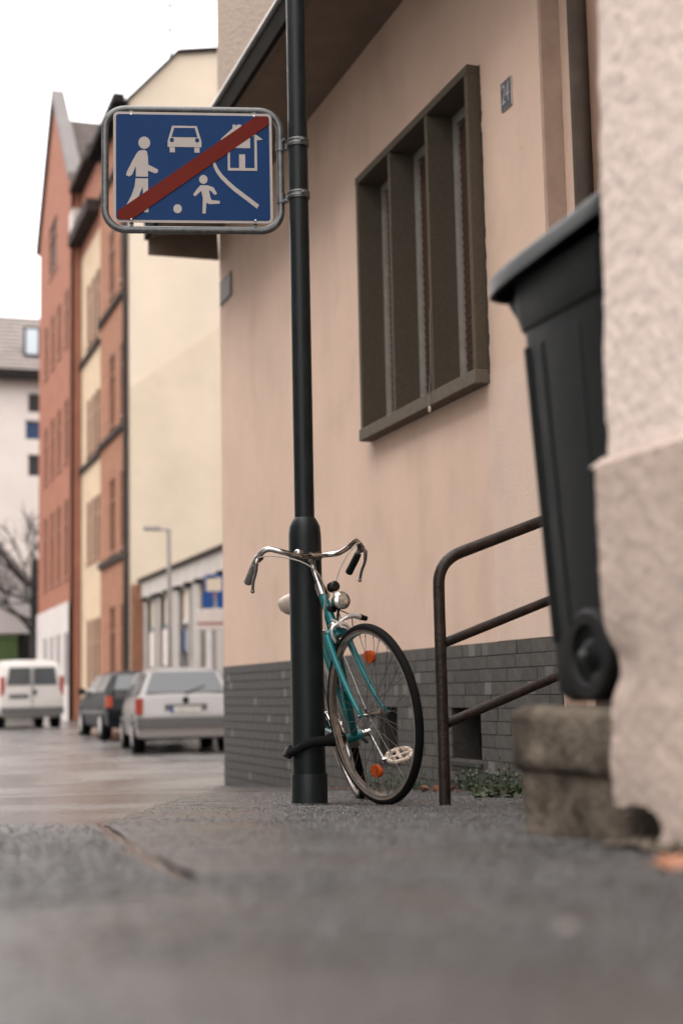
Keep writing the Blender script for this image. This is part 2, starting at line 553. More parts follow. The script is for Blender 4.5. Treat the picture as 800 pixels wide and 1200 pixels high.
def wall_holes(mb, fn, u0, u1, v0, v1, holes, depth=0.2, cuts_u=(), cuts_v=()):
    """a wall sheet in (u, v) with rectangular openings and reveals of the given depth; fn(u, v, d)"""
    us = sorted(set([u0, u1] + [h[0] for h in holes] + [h[1] for h in holes] + list(cuts_u)))
    vsn = sorted(set([v0, v1] + [h[2] for h in holes] + [h[3] for h in holes] + list(cuts_v)))
    idx = {}
    vs, fs = [], []

    def vid(i, j):
        if (i, j) not in idx:
            idx[(i, j)] = len(vs)
            vs.append(fn(us[i], vsn[j], 0))
        return idx[(i, j)]
    for i in range(len(us) - 1):
        for j in range(len(vsn) - 1):
            cu, cv = (us[i] + us[i + 1]) / 2, (vsn[j] + vsn[j + 1]) / 2
            if any(h[0] < cu < h[1] and h[2] < cv < h[3] for h in holes):
                continue
            fs.append((vid(i, j), vid(i + 1, j), vid(i + 1, j + 1), vid(i, j + 1)))
    mb.add(vs, fs)
    for h in holes:
        a = [fn(h[0], h[2], 0), fn(h[1], h[2], 0), fn(h[1], h[3], 0), fn(h[0], h[3], 0)]
        b = [fn(h[0], h[2], depth), fn(h[1], h[2], depth), fn(h[1], h[3], depth), fn(h[0], h[3], depth)]
        mb.add(a + b, [(0, 4, 5, 1), (1, 5, 6, 2), (2, 6, 7, 3), (3, 7, 4, 0)])


def nz(p, s=1.0):
    return noise.noise(Vector(p) * s)


def sheet(name, material, poly_fn, xs, ys, lift, kind="structure", amp=0.0):
    """a ground sheet: grid cells inside poly_fn(x, y), following the terrain"""
    mb = MB()
    vs, fs = [], []
    for y in ys:
        for x in xs:
            z = ground_z(x, y) + lift
            if amp:
                z += amp * nz((x * 2.3, y * 2.3, 1.7)) + amp * 0.4 * nz((x * 9, y * 9, 5.1))
            vs.append((x, y, z))
    nx = len(xs)
    for j in range(len(ys) - 1):
        for i in range(nx - 1):
            cx, cy = (xs[i] + xs[i + 1]) / 2, (ys[j] + ys[j + 1]) / 2
            if poly_fn is None or poly_fn(cx, cy):
                a = j * nx + i
                fs.append((a, a + 1, a + nx + 1, a + nx))
    mb.add(vs, fs)
    o = mb.build(name, material, None, smooth=180, kind=kind, fix=False)
    return o


def frange(a, b, n):
    return [a + (b - a) * i / n for i in range(n + 1)]


# ================================================================== THE GROUND
far = [-900, -400, -200, -120, -80, -60, -45]
gx = far + frange(-40, 40, 80)[0:] + [45, 60, 80, 120, 200, 400, 900]
gy = [-900, -400, -200, -100, -50, -30, -20] + frange(-15, 75, 150) + [85, 100, 130, 180, 300, 500, 900]
sheet("ground", M['asphalt'], None, gx, gy, -0.03)


def sheet_poly(name, material, outline_rows, lift, amp=0.0, kind="structure"):
    """rows of (start point, end point, cells) lofted into a sheet that follows the terrain"""
    mb = MB()
    vs, fs = [], []
    n = outline_rows[0][2]
    for a, b, _ in outline_rows:
        for i in range(n + 1):
            t = i / n
            x, y = a[0] + (b[0] - a[0]) * t, a[1] + (b[1] - a[1]) * t
            z = ground_z(x, y) + lift
            if amp:
                z += amp * nz((x * 2.3, y * 2.3, 1.7)) + amp * 0.35 * nz((x * 11, y * 11, 5.1))
            vs.append((x, y, z))
    for j in range(len(outline_rows) - 1):
        for i in range(n):
            a = j * (n + 1) + i
            fs.append((a, a + 1, a + n + 2, a + n + 1))
    mb.add(vs, fs)
    return mb.build(name, material, None, smooth=180, kind=kind, fix=False)


def gp(X, Z):
    p = cam2w(X, Z)
    return (p.x, p.y)


def edge_x(y):
    """edge between wet road (left) and the darker pavement (right), x as a function of y"""
    pts = [(-15, -3.5), (0.4, 0.10), (1.98, 0.455), (4.1, 0.678), (6.3, 1.30), (9.0, 2.15), (12.1, 2.98), (12.6, 3.4), (14, 5.3), (24, 6.6), (75, 6.6)]
    for (y0, x0), (y1, x1) in zip(pts, pts[1:]):
        if y <= y1:
            t = (y - y0) / (y1 - y0)
            return x0 + (x1 - x0) * t + 0.02 * nz((y * 3, 0.3, 0.7))
    return pts[-1][1]


rows_y = frange(-15, 1, 20) + frange(1.1, 14, 110) + frange(14.5, 75, 80)
sheet_poly("road", M['road'], [((edge_x(y) - 22 if y < 60 else -40, y), (edge_x(y) - 0.001, y), 44) for y in rows_y], 0.0, amp=0.004)
sheet_poly("pavement", M['pave'], [((edge_x(y) if y > 1.9 else -3.4, y), (max(edge_x(y) + 0.5, 7.6 if y > 12.3 else 3.3), y), 26) for y in rows_y], 0.004, amp=0.010)

# grit standing out of the worn asphalt round the place where the pole stands
def grit(name, count, seed, pick, smin, smax, material, lift, amp=0.010):
    rg = random.Random(seed)
    vs, fs = [], []
    k = 0
    while k < count:
        x, y = pick(rg)
        if x is None:
            continue
        r = rg.uniform(smin, smax)
        h = r * rg.uniform(0.22, 0.6)
        a = rg.random() * 6.283
        z = ground_z(x, y) + lift + amp * nz((x * 2.3, y * 2.3, 1.7)) + 0.35 * amp * nz((x * 11, y * 11, 5.1)) - 0.001
        c, s_ = math.cos(a) * r, math.sin(a) * r
        o = len(vs)
        vs += [(x + c, y + s_, z), (x - s_ * 0.8, y + c * 0.8, z), (x - c, y - s_, z), (x + s_ * 0.8, y - c * 0.8, z), (x + c * 0.25, y + s_ * 0.25, z + h)]
        fs += [(o, o + 1, o + 4), (o + 1, o + 2, o + 4), (o + 2, o + 3, o + 4), (o + 3, o, o + 4)]
        k += 1
    mb = MB()
    mb.v, mb.f = vs, fs
    return mb.build(name, material, kind="stuff", fix=False)


def pick_pave(rg):
    d = 0.5 + 8.2 * rg.random() ** 0.72
    p = cam2w(rg.uniform(-0.30, 0.27) * d, d)
    # the grain thins out towards the smooth wet road on the left
    ex = edge_x(p.y) if p.y > 1.9 else 0.05
    wear = (p.x - ex - 0.10) / (0.45 + 0.14 * d) + 0.45 * nz((p.x * 2.1, p.y * 2.1, 4)) + 0.3 * nz((p.x * 7, p.y * 7, 2))
    if rg.random() > 0.05 + 0.95 * max(0.0, min(1.0, wear)) ** 1.4:
        return None, None
    if p.x < (edge_x(p.y) if p.y > 1.8 else -2.0) + 0.02 * nz((p.x * 9, p.y * 9, 0)) or p.x > 3.05 or (p.y < 2.3 and p.x > 1.2):
        return None, None
    return p.x, p.y


def pick_patch(rg):
    d = rg.uniform(1.6, 4.6)
    p = cam2w(rg.uniform(-0.30, 0.0) * d, d)
    if p.x > edge_x(p.y) - 0.04 or p.y > 4.15 or p.y < 1.75 or rg.random() > (4.25 - p.y) / 0.9 + 0.4 * nz((p.x * 3, p.y * 3, 8)):
        return None, None
    return p.x, p.y


grit("pavement_grit", 105000, 4, pick_pave, 0.0016, 0.0058, M['grit'], 0.006)
grit("patch_grit", 5000, 5, pick_patch, 0.002, 0.007, M['grit'], 0.008, 0.007)

# rough asphalt patch on the road and the dirt-filled seam between road and pavement
pr = frange(1.72, 4.15, 60)
sheet_poly("road_patch", M['patch'], [((edge_x(y) - 2.6 + 0.1 * nz((y * 4, 2, 3)), y), (edge_x(y) - 0.035 + 0.012 * nz((y * 7, 8, 3)), y), 40) for y in pr], 0.006, amp=0.007)
mb = MB()
for y in frange(1.95, 4.2, 90):
    for q in range(3):
        a = Vector((edge_x(y) - 0.02 + 0.02 * nz((y * 5, 1, 1)) + random.uniform(-0.006, 0.006), y + random.uniform(-0.012, 0.012), 0))
        a.z = ground_z(a.x, a.y) + 0.003
        r = random.uniform(0.0015, 0.0042)
        vs = [a + Vector((r * math.cos(k * PI / 3 + q) * random.uniform(0.7, 1.2), r * 1.5 * math.sin(k * PI / 3 + q), 0)) for k in range(6)] + [a + Vector((0, 0, r * 0.7))]
        mb.add(vs, [(k, (k + 1) % 6, 6) for k in range(6)])
mb.build("seam_debris", M['seam'], kind="stuff", smooth=60)
# cracks in the pavement by the pole
mb = MB()
for (pts, wd) in (([(-0.33, 5.95), (-0.22, 5.5), (-0.12, 5.05), (-0.02, 4.75), (0.03, 4.45)], 0.006), ([(-0.75, 6.3), (-0.5, 5.75), (-0.38, 5.3)], 0.005), ([(-0.3, 5.4), (-0.1, 5.3), (0.0, 5.0)], 0.005)):
    path = []
    for (a, b) in zip(pts, pts[1:]):
        for k in range(9):
            t = k / 9
            p = cam2w(a[0] + (b[0] - a[0]) * t, a[1] + (b[1] - a[1]) * t)
            p.x += 0.018 * nz((p.x * 14, p.y * 14, 2))
            p.y += 0.018 * nz((p.x * 14, p.y * 14, 9))
            p.z = ground_z(p.x, p.y) + 0.0075
            path.append(p)
    for k, (p, q) in enumerate(zip(path, path[1:])):
        ww = wd * (0.5 + abs(nz((k * 0.7, 3, 4))) * 2.2)
        d = (q - p).cross(Vector((0, 0, 1))).normalized() * ww
        mb.add([p - d, p + d, q + d, q - d, (p + q) / 2 + Vector((0, 0, 0.002))], [(0, 1, 4), (1, 2, 4), (2, 3, 4), (3, 0, 4)])
o = mb.build("pavement_crack", M['crack'], fix=False, kind="structure")


# ================================================================== THE PINK HOUSE
HN = 3.1
HY0, HY1 = 6.01, 12.37
WZ0, WZ1, WY0, WY1 = CZ + 1.60, CZ + 3.245, 6.72, 8.47        # window opening
SK = CZ + 0.232                                               # top of the tiled skirting
VENTS = [(6.93, 7.31, CZ - 0.385, CZ - 0.104), (8.14, 8.45, CZ - 0.42, CZ - 0.094)]
house = thing("pink_house", "pink rendered house with grey tiled skirting, deep window and overhanging eave", "house", (HN, HY0, 0))
HL = Matrix.Translation((-HN, -HY0, 0))


def hf(u, v, d):           # front wall: u = y, v = z, d inwards
    return Vector((d, u - HY0, v))


mb = MB()
wall_holes(mb, hf, HY0, HY1, SK, CZ + 4.3, [(WY0, WY1, WZ0, WZ1)], 0.24)
# jamb step, recessed entrance wall, far side and back
mb.add([hf(HY0, -1, 0), hf(HY0, CZ + 4.3, 0), hf(HY0, CZ + 4.3, 6), hf(HY0, -1, 6)], [(0, 1, 2, 3)])
mb.add([hf(HY1, -1, 0), hf(HY1, CZ + 4.3, 0), hf(HY1, CZ + 4.3, 8), hf(HY1, -1, 8)], [(0, 1, 2, 3)])
wallo = mb.build("wall", M['pink'], house, fix=False)
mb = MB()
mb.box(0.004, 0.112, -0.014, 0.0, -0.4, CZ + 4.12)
mb.build("wall_return", M['pinkshade'], house, bevel=0.006)
mb = MB()
rec = [(0.11, HY0 - 0.0005), (0.11, 5.79), (0.13, 5.76), (0.62, 5.74)]
n = len(rec)
vs = [(x, y - HY0, -0.6) for x, y in rec] + [(x, y - HY0, CZ + 4.3) for x, y in rec]
mb.add(vs, [(i, i + 1, n + i + 1, n + i) for i in range(n - 1)])
mb.build("entrance_wall", M['pink'], house, smooth=40, fix=False)
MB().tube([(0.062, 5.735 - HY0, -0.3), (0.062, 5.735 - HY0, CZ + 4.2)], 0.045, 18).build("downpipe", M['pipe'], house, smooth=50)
mb = MB()
mb.box(0.40, 0.46, 4.6 - HY0, 5.715 - HY0, 0.0, CZ + 3.0)
door = mb.build("door", M['brownwin'], house)
mb = MB()
mb.box(0.385, 0.40, 4.75 - HY0, 5.56 - HY0, CZ + 0.9, CZ + 2.6)
mb.build("pane", M['darkglass'], door)
mb = MB()
mb.tube([(0.36, 4.78 - HY0, CZ + 0.65), (0.36, 4.78 - HY0, CZ + 0.95)], 0.012, 8)
mb.build("handle", M['galv'], door)
mb = MB()
mb.box(0.11, 0.62, 2.0 - HY0, 4.6 - HY0, -0.6, CZ + 4.3)
mb.box(0.40, 0.62, 4.6 - HY0, 5.72 - HY0, CZ + 3.0, CZ + 4.3)
mb.build("side_wall", M['pink'], house)
mb = MB()
mb.box(0.35, 0.47, 5.66 - HY0, 5.735 - HY0, -0.1, CZ + 4.2)
mb.build("door_frame", M['fascia'], house, bevel=0.004)

# upper storey in roughcast, standing on the eave
mb = MB()
wall_holes(mb, lambda u, v, d: Vector((d + 0.004, u - HY0, v)), 2.0, HY1 + 0.02, CZ + 4.3, CZ + 9.5, [(5.0, 6.2, CZ + 5.9, CZ + 7.5)], 0.2)
mb.add([(0.004, HY1 + 0.02 - HY0, CZ + 4.3), (0.004, HY1 + 0.02 - HY0, CZ + 9.5), (8, HY1 + 0.02 - HY0, CZ + 9.5), (8, HY1 + 0.02 - HY0, CZ + 4.3)], [(0, 1, 2, 3)])
mb.build("upper_wall", M['roughcast'], house, fix=False)
mb = MB()
mb.box(0.2, 0.24, 5.0 - HY0, 6.2 - HY0, CZ + 5.9, CZ + 7.5)
mb.build("upper_window", M['darkglass'], house)
mb = MB()
mb.prism([(-0.4, CZ + 9.5), (8.2, CZ + 9.5), (8.2, CZ + 9.7), (4.0, CZ + 12.5), (-0.4, CZ + 9.75)], 2.0 - HY0, HY1 + 0.2 - HY0, lambda u, v, d: Vector((u, d, v)))
mb.build("roof", M['rooftile'], house)

# eave between the storeys: sloping boarded soffit, dark fascia, metal edge
EY0, EY1 = 2.0, HY1
mb = MB()
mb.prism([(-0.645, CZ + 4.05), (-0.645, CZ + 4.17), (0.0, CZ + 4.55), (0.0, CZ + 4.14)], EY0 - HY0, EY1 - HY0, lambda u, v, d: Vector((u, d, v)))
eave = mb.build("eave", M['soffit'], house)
mb = MB()
mb.box(-0.68, -0.646, EY0 - HY0, EY1 + 0.03 - HY0, CZ + 4.02, CZ + 4.19)
mb.build("fascia_board", M['fascia'], eave, bevel=0.004)
mb = MB()
mb.box(-0.705, -0.63, EY0 - HY0, EY1 + 0.05 - HY0, CZ + 4.192, CZ + 4.21)
mb.build("metal_edge", M['zinc'], eave, bevel=0.003)
mb = MB()
mb.box(-0.645, -0.61, EY0 - HY0, EY1 - HY0, CZ + 4.022, CZ + 4.049)
mb.build("edge_strip", M['conclight'], eave)
mb = MB()
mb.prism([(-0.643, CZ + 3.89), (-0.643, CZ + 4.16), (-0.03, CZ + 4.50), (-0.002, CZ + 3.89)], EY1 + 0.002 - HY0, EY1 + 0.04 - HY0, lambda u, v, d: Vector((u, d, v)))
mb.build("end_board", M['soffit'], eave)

# the deep window: concrete surround and mullions, white casements, brown roller shutter
FN = -0.07
mb = MB()
fy0, fy1, fz0, fz1 = 6.70, 8.49, CZ + 1.557, CZ + 3.275
mb.box(FN, 0.24, fy0, fy0 + 0.045, fz0 + 0.075, fz1 - 0.05, HL @ Matrix.Translation((HN, 0, 0)))
mb.box(FN, 0.24, fy1 - 0.045, fy1, fz0 + 0.075, fz1 - 0.05, HL @ Matrix.Translation((HN, 0, 0)))
mb.box(FN - 0.002, 0.24, fy0 - 0.002, fy1 + 0.002, fz1 - 0.05, fz1, HL @ Matrix.Translation((HN, 0, 0)))
win = mb.build("window", M['concrete'], house, bevel=0.004)
HW = HL @ Matrix.Translation((HN, 0, 0))
mb = MB()
mb.box(FN - 0.012, 0.24, fy0 - 0.004, fy1 + 0.004, fz0, fz0 + 0.075, HW)
mb.build("sill", M['conclight'], win, bevel=0.005)
for k in (1, 2):
    yc = fy0 + (fy1 - fy0) * k / 3
    mb = MB()
    mb.box(FN + 0.003, 0.135, yc - 0.02, yc + 0.02, fz0 + 0.0755, fz1 - 0.0505, HW)
    mb.build("mullion", M['concrete'], win, bevel=0.003)
bay = (fy1 - fy0) / 3
for k in range(3):
    a = fy0 + bay * k + (0.045 if k == 0 else 0.021)
    b = fy0 + bay * (k + 1) - (0.045 if k == 2 else 0.021)
    mb = MB()
    for (p, q, r_, s_) in ((a, a + 0.03, fz0 + 0.076, fz1 - 0.051), (b - 0.055, b, fz0 + 0.076, fz1 - 0.051), (a + 0.03, b - 0.055, fz0 + 0.076, fz0 + 0.13), (a + 0.03, b - 0.055, fz1 - 0.11, fz1 - 0.051)):
        mb.box(0.088, 0.128, p, q, r_, s_, HW)
    mb.build("casement", M['whiteframe'], win, bevel=0.003)
    mb = MB()
    mb.box(0.132, 0.142, a, b, fz0 + 0.08, fz1 - 0.055, HW)
    mb.build("pane", M['darkglass'], win)
    sm = MB()
    hh = (fz1 - fz0 - 0.26) / 30
    sm.box(-0.004, 0.004, 0.0, b - a - 0.09, 0.0, hh * 0.86)
    sme = mesh_only(sm, "slat", M['shutter'])
    for j in range(30):
        o = shared("slat", sme, win, HW @ Vector((0.114, a + 0.032, fz0 + 0.135 + j * hh)), (0, R(-9), 0))
# grime strip where the surround meets the wall
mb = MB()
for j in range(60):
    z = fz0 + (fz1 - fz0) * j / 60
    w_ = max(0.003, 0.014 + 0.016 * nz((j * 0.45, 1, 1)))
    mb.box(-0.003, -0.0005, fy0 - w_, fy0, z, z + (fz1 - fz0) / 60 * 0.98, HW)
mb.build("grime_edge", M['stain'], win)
# blind cord hanging over the sill
o = tag(MB().tube([(HN + FN - 0.004, 7.295, CZ + 2.1), (HN + FN - 0.010, 7.293, CZ + 1.75), (HN + FN - 0.022, 7.290, CZ + 1.63), (HN + FN - 0.024, 7.288, CZ + 1.55)], 0.0025, 6).build("cord", M['grip'], smooth=60),
        "thin grey cord hanging over the sill of the deep window", "cord")
o = MB().lathe([(0.004, 0), (0.009, 0.008), (0.008, 0.03), (0.004, 0.036)], 10, Matrix.Translation((HN + FN - 0.024, 7.288, CZ + 1.515))).build("cord_end", M['cream'], o, smooth=50)

# skirting: mortar backing with clinker tiles, two cellar openings
mb = MB()
wall_holes(mb, hf, HY0, HY1, -0.55, SK, [(v[0], v[1], v[2], v[3]) for v in VENTS], 0.25)
sk = mb.build("skirting", M['mortar'], house, fix=False)
for (a, b, c, d) in VENTS:
    mb = MB()
    mb.box(0.25, 0.26, a - HY0, b - HY0, c, d)
    vo = mb.build("cellar_opening", M['void'], house)
    mb = MB()
    for k in range(1, 5):
        yy = a + (b - a) * k / 5 - HY0
        mb.box(0.12, 0.13, yy - 0.005, yy + 0.005, c, d)
    mb.build("grille", M['fascia'], vo)
    mb = MB()
    mb.box(-0.022, 0.10, a - 0.012 - HY0, b + 0.012 - HY0, c - 0.022, c + 0.002)
    mb.build("ledge", M['mortar'], vo, bevel=0.003)
TP, TR = 0.166, 0.0665
tm = MB().box(-0.006, 0.010, 0.0012, TP - 0.0022, 0.0012, TR - 0.0028)
tme = mesh_only(tm, "tile", M['tile'])
tmp_ = mesh_only(tm, "tile_pale", M['tilelight'])
tiles = []
rng = random.Random(3)
row = 0
z = SK - TR
while z > -0.62:
    y = HY0 + 0.002 - (rng.random() * 0.8) * TP
    while y < HY1:
        y0, y1 = max(y, HY0 + 0.001), min(y + TP, HY1)
        gzm = ground_z(HN, (y0 + y1) / 2)
        hit = None
        if z + TR > gzm - 0.02 and y1 - y0 > 0.03:
            seg = [(y0, y1)]
            for (a, b, c, d) in VENTS:
                if z + TR * 0.5 > c and z + TR * 0.5 < d:
                    ns = []
                    for (p, q) in seg:
                        if q <= a or p >= b:
                            ns.append((p, q))
                        else:
                            if a - p > 0.025:
                                ns.append((p, a))
                            if q - b > 0.025:
                                ns.append((b, q))
                    seg = ns
            for (p, q) in seg:
                if q - p > 0.15 and rng.random() < 0.07:
                    m_ = p + TP * 0.52
                    tiles.append((p, m_, z, True))
                    tiles.append((m_, q, z, False))
                else:
                    tiles.append((p, q, z, False))
        y += TP
    z -= TR
    row += 1
tiles.sort(key=lambda t: t[0] + (8 if t[0] < 5.9 else 0))
rest, restp = MB(), MB()
for i, (p, q, z, pale) in enumerate(tiles):
    sc_y = (q - p) / TP
    if i < 298:
        o = shared("tile", tmp_ if pale else tme, sk, (rng.uniform(-0.003, 0.0), p - HY0, z), (0, rng.uniform(-0.012, 0.012), rng.uniform(-0.006, 0.006)), (1, sc_y, 1))
    else:
        (restp if pale else rest).box(-0.0075, 0.010, p - HY0 + 0.002, q - HY0 - 0.003, z + 0.002, z + TR - 0.004)
rest.build("tile_field", M['tile'], sk, kind="stuff")
restp.build("pale_tile_field", M['tilelight'], sk, kind="stuff")

# newer render below the sill line beside the window
MB().box(-0.003, 0.02, 0.02, 0.70, SK + 0.002, CZ + 1.60).build("render_repair", plaster("newer_pink_render", (0.70, 0.535, 0.435)), house)

# number plate 24
PY, PZ = 6.37, CZ + 2.98
plate = thing("house_number", "small blue enamel house number plate reading 24", "sign", (HN, PY, PZ))
MB().box(-0.008, -0.001, -0.060, 0.060, -0.076, 0.076).build("plate", mat("enamel_white", (0.5, 0.47, 0.44), 0.35, var=0.05), plate, bevel=0.003)
MB().box(-0.0095, -0.0081, -0.057, 0.057, -0.073, 0.073).build("plate_field", mat("enamel_navy", (0.010, 0.018, 0.042), 0.4, var=0.1, spec=0.2), plate)


def text_mesh(txt, size, material, parent, mtx, ext=0.001, name="lettering", width=None):
    cu = bpy.data.curves.new(name, 'FONT')
    cu.body = txt
    cu.size = size
    cu.extrude = ext
    cu.align_x = 'CENTER'
    cu.align_y = 'CENTER'
    cu.resolution_u = 3
    tmp = bpy.data.objects.new("tmp", cu)
    C.objects.link(tmp)
    dg = bpy.context.evaluated_depsgraph_get()
    me = bpy.data.meshes.new_from_object(tmp.evaluated_get(dg))
    bpy.data.objects.remove(tmp)
    me.transform(mtx)
    return link(name, me, material, parent)


# letters face -x: text x axis runs towards -y
TX = Matrix(((0, 0, -1, 0), (-1, 0, 0, 0), (0, 1, 0, 0), (0, 0, 0, 1)))
text_mesh("24", 0.150, M['signwhite'], plate, Matrix.Translation((-0.0105, 0, 0)) @ TX @ Matrix.Diagonal((0.60, 1, 1, 1)), name="digits")
# blank street plate near the far corner
cp = thing("corner_plate", "small weathered grey plate on the far corner of the pink house below the eave", "sign", (HN, 12.13, CZ + 3.55))
MB().box(-0.012, -0.002, -0.20, 0.20, -0.11, 0.11).build("plate", mat("grey_plate", (0.09, 0.085, 0.08), 0.6, spec=0.15), cp, bevel=0.004)
MB().box(-0.014, -0.0121, -0.18, 0.18, -0.09, 0.09).build("plate_field", mat("grey_plate_field", (0.24, 0.205, 0.18), 0.6, spec=0.15), cp)


# ================================================================== POLE AND SIGN
PX = cam2w(-0.150, 5.835)
PG = ground_z(PX.x, PX.y)
pole = thing("sign_post", "tall black steel post with thicker lower sleeve on the pavement", "post", (PX.x, PX.y, PG))
MB().lathe([(0.066, -0.05), (0.066, 1.045), (0.0655, 1.075), (0.062, 1.105), (0.052, 1.128), (0.042, 1.142)], 40).build("sleeve", M['poleblack'], pole, smooth=40)
MB().lathe([(0.0722, -0.06), (0.0722, 0.116), (0.0700, 0.121), (0.0665, 0.121)], 40, caps=False).build("base_collar", M['poleblack'], pole, smooth=30)
MB().lathe([(0.0405, 1.06), (0.0405, 5.2), (0.03, 5.24)], 32).build("tube", M['poleblack'], pole, smooth=40)

SA = -R(18.8) + R(5.4)
SCALE = 1700 / 5.84
SZ = CZ + 2.173
scx = cam2w(-0.587, 5.825)
# sign centre seen at (227, 199)
sign = thing("traffic_sign", "blue end of play street sign in grey tube frame clamped to the black post", "traffic sign", (scx.x, scx.y, SZ), (0, 0, SA))


def rrect(w_, h_, r_, k=8):
    pts = []
    for cx, cz, a0 in ((w_ / 2 - r_, h_ / 2 - r_, 0), (-w_ / 2 + r_, h_ / 2 - r_, 90), (-w_ / 2 + r_, -h_ / 2 + r_, 180), (w_ / 2 - r_, -h_ / 2 + r_, 270)):
        for i in range(k + 1):
            a = R(a0 + 90 * i / k)
            pts.append((cx + r_ * math.cos(a), cz + r_ * math.sin(a)))
    return pts


FW, FH = 0.728, 0.520
MB().tube([(u, 0.012, v) for u, v in rrect(FW, FH, 0.085, 8)], 0.0155, 14, closed=True).build("frame_tube", M['galv'], sign, smooth=60)
PW, PH = 0.657, 0.476
pz = 0.002
sf = lambda u, v, d: Vector((u, d, v))
panel = MB().prism(rrect(PW, PH, 0.02, 6), -0.012, -0.009, sf).build("sign_panel", M['signwhite'], sign)
panel.location = (0, 0, pz)
MB().prism(rrect(PW - 0.012, PH - 0.012, 0.016, 6), -0.0085, -0.004, sf).build("panel_back", M['galv'], panel)
MB().prism(rrect(PW - 0.022, PH - 0.022, 0.013, 6), -0.0132, -0.0121, sf).build("blue_field", M['signblue'], panel)
for (sx, sz) in ((-0.255, 1), (0.255, 1), (-0.255, -1), (0.255, -1)):
    MB().box(sx - 0.008, sx + 0.008, 0.0, 0.010, min(sz * 0.222, sz * 0.262), max(sz * 0.222, sz * 0.262)).build("lug", M['galv'], sign)
    MB().lathe([(0.0045, 0), (0.0045, 0.003), (0.002, 0.005)], 10, Matrix.Translation((sx, -0.0135, sz * 0.226 + pz)) @ Matrix.Rotation(PI / 2, 4, 'X')).build("bolt", M['alu'], sign)
KU = PW / 490.0


def sp(px, py):     # enlarged-photo pixel to panel metres
    return ((px - 340) * KU, (264 - py) * PH / 322.0)


def picto(name, polys, material, d0=-0.0146, d1=-0.0133):
    m_ = MB()
    for poly in polys:
        m_.prism([sp(*q) for q in poly], d0, d1, sf)
    return m_.build(name, material, panel)


def disc(cx, cy, r, k=20):
    return [(cx + r * math.cos(2 * PI * i / k), cy + r * math.sin(2 * PI * i / k)) for i in range(k)]


picto("walking_figure", [disc(190, 194, 18),
      [(181, 216), (190, 215), (198, 219), (201, 236), (202, 258), (232, 272), (230, 281), (222, 283), (201, 275), (201, 293), (164, 293), (164, 262), (152, 288), (143, 293), (134, 289), (136, 280), (154, 246), (166, 226), (173, 218)],
      [(163, 298), (201, 298), (202, 396), (189, 396), (184, 322), (172, 352), (152, 384), (144, 398), (130, 384), (150, 348), (160, 322)]], M['signwhite'])
picto("car_symbol", [[(276, 143), (352, 143), (363, 178), (366, 188), (366, 205), (262, 205), (262, 188), (265, 178)],
      [(268, 206), (284, 206), (284, 221), (268, 221)], [(344, 206), (360, 206), (360, 221), (344, 221)]], M['signwhite'])
picto("car_window", [[(282, 149), (346, 149), (354, 176), (274, 176)], disc(275, 185, 6.5), disc(353, 185, 6.5)], M['signblue'], -0.0154, -0.0147)
picto("child_figure", [disc(371, 299, 13),
      [(362, 316), (384, 316), (402, 322), (413, 340), (405, 344), (394, 332), (388, 331), (392, 352), (396, 359), (421, 361), (421, 369), (388, 371), (380, 366), (377, 398), (367, 398), (369, 352), (364, 332), (345, 349), (339, 343), (352, 326)]], M['signwhite'])
picto("ball_symbol", [disc(291, 385, 13)], M['signwhite'])
picto("house_symbol", [[(425, 181), (463, 148), (463, 137), (472, 137), (472, 141), (481, 136), (490, 137), (490, 146), (530, 162), (557, 180), (538, 182), (538, 272), (447, 272), (447, 194), (452, 188)]], M['signwhite'])
picto("house_windows", [[(454, 190), (530, 170), (530, 264), (501, 264), (501, 224), (482, 224), (482, 264), (454, 264)]], M['signblue'], -0.0154, -0.0147)
picto("upper_window_symbol", [[(470, 182), (517, 176), (517, 206), (470, 206)]], M['signwhite'], -0.0162, -0.0155)
cv = [(402, 238), (406, 256), (414, 273), (427, 290), (446, 308), (470, 328), (504, 352), (539, 377)]
up = [(x + 3.0, y - 5.5) for x, y in cv]
dn = [(x - 3.0, y + 5.5) for x, y in cv]
picto("kerb_line", [up + dn[::-1]], M['signwhite'])
picto("diagonal_bar", [[(107, 394), (536, 112), (574, 112), (574, 137), (152, 417), (107, 417)]], M['signred'], -0.0172, -0.0163)
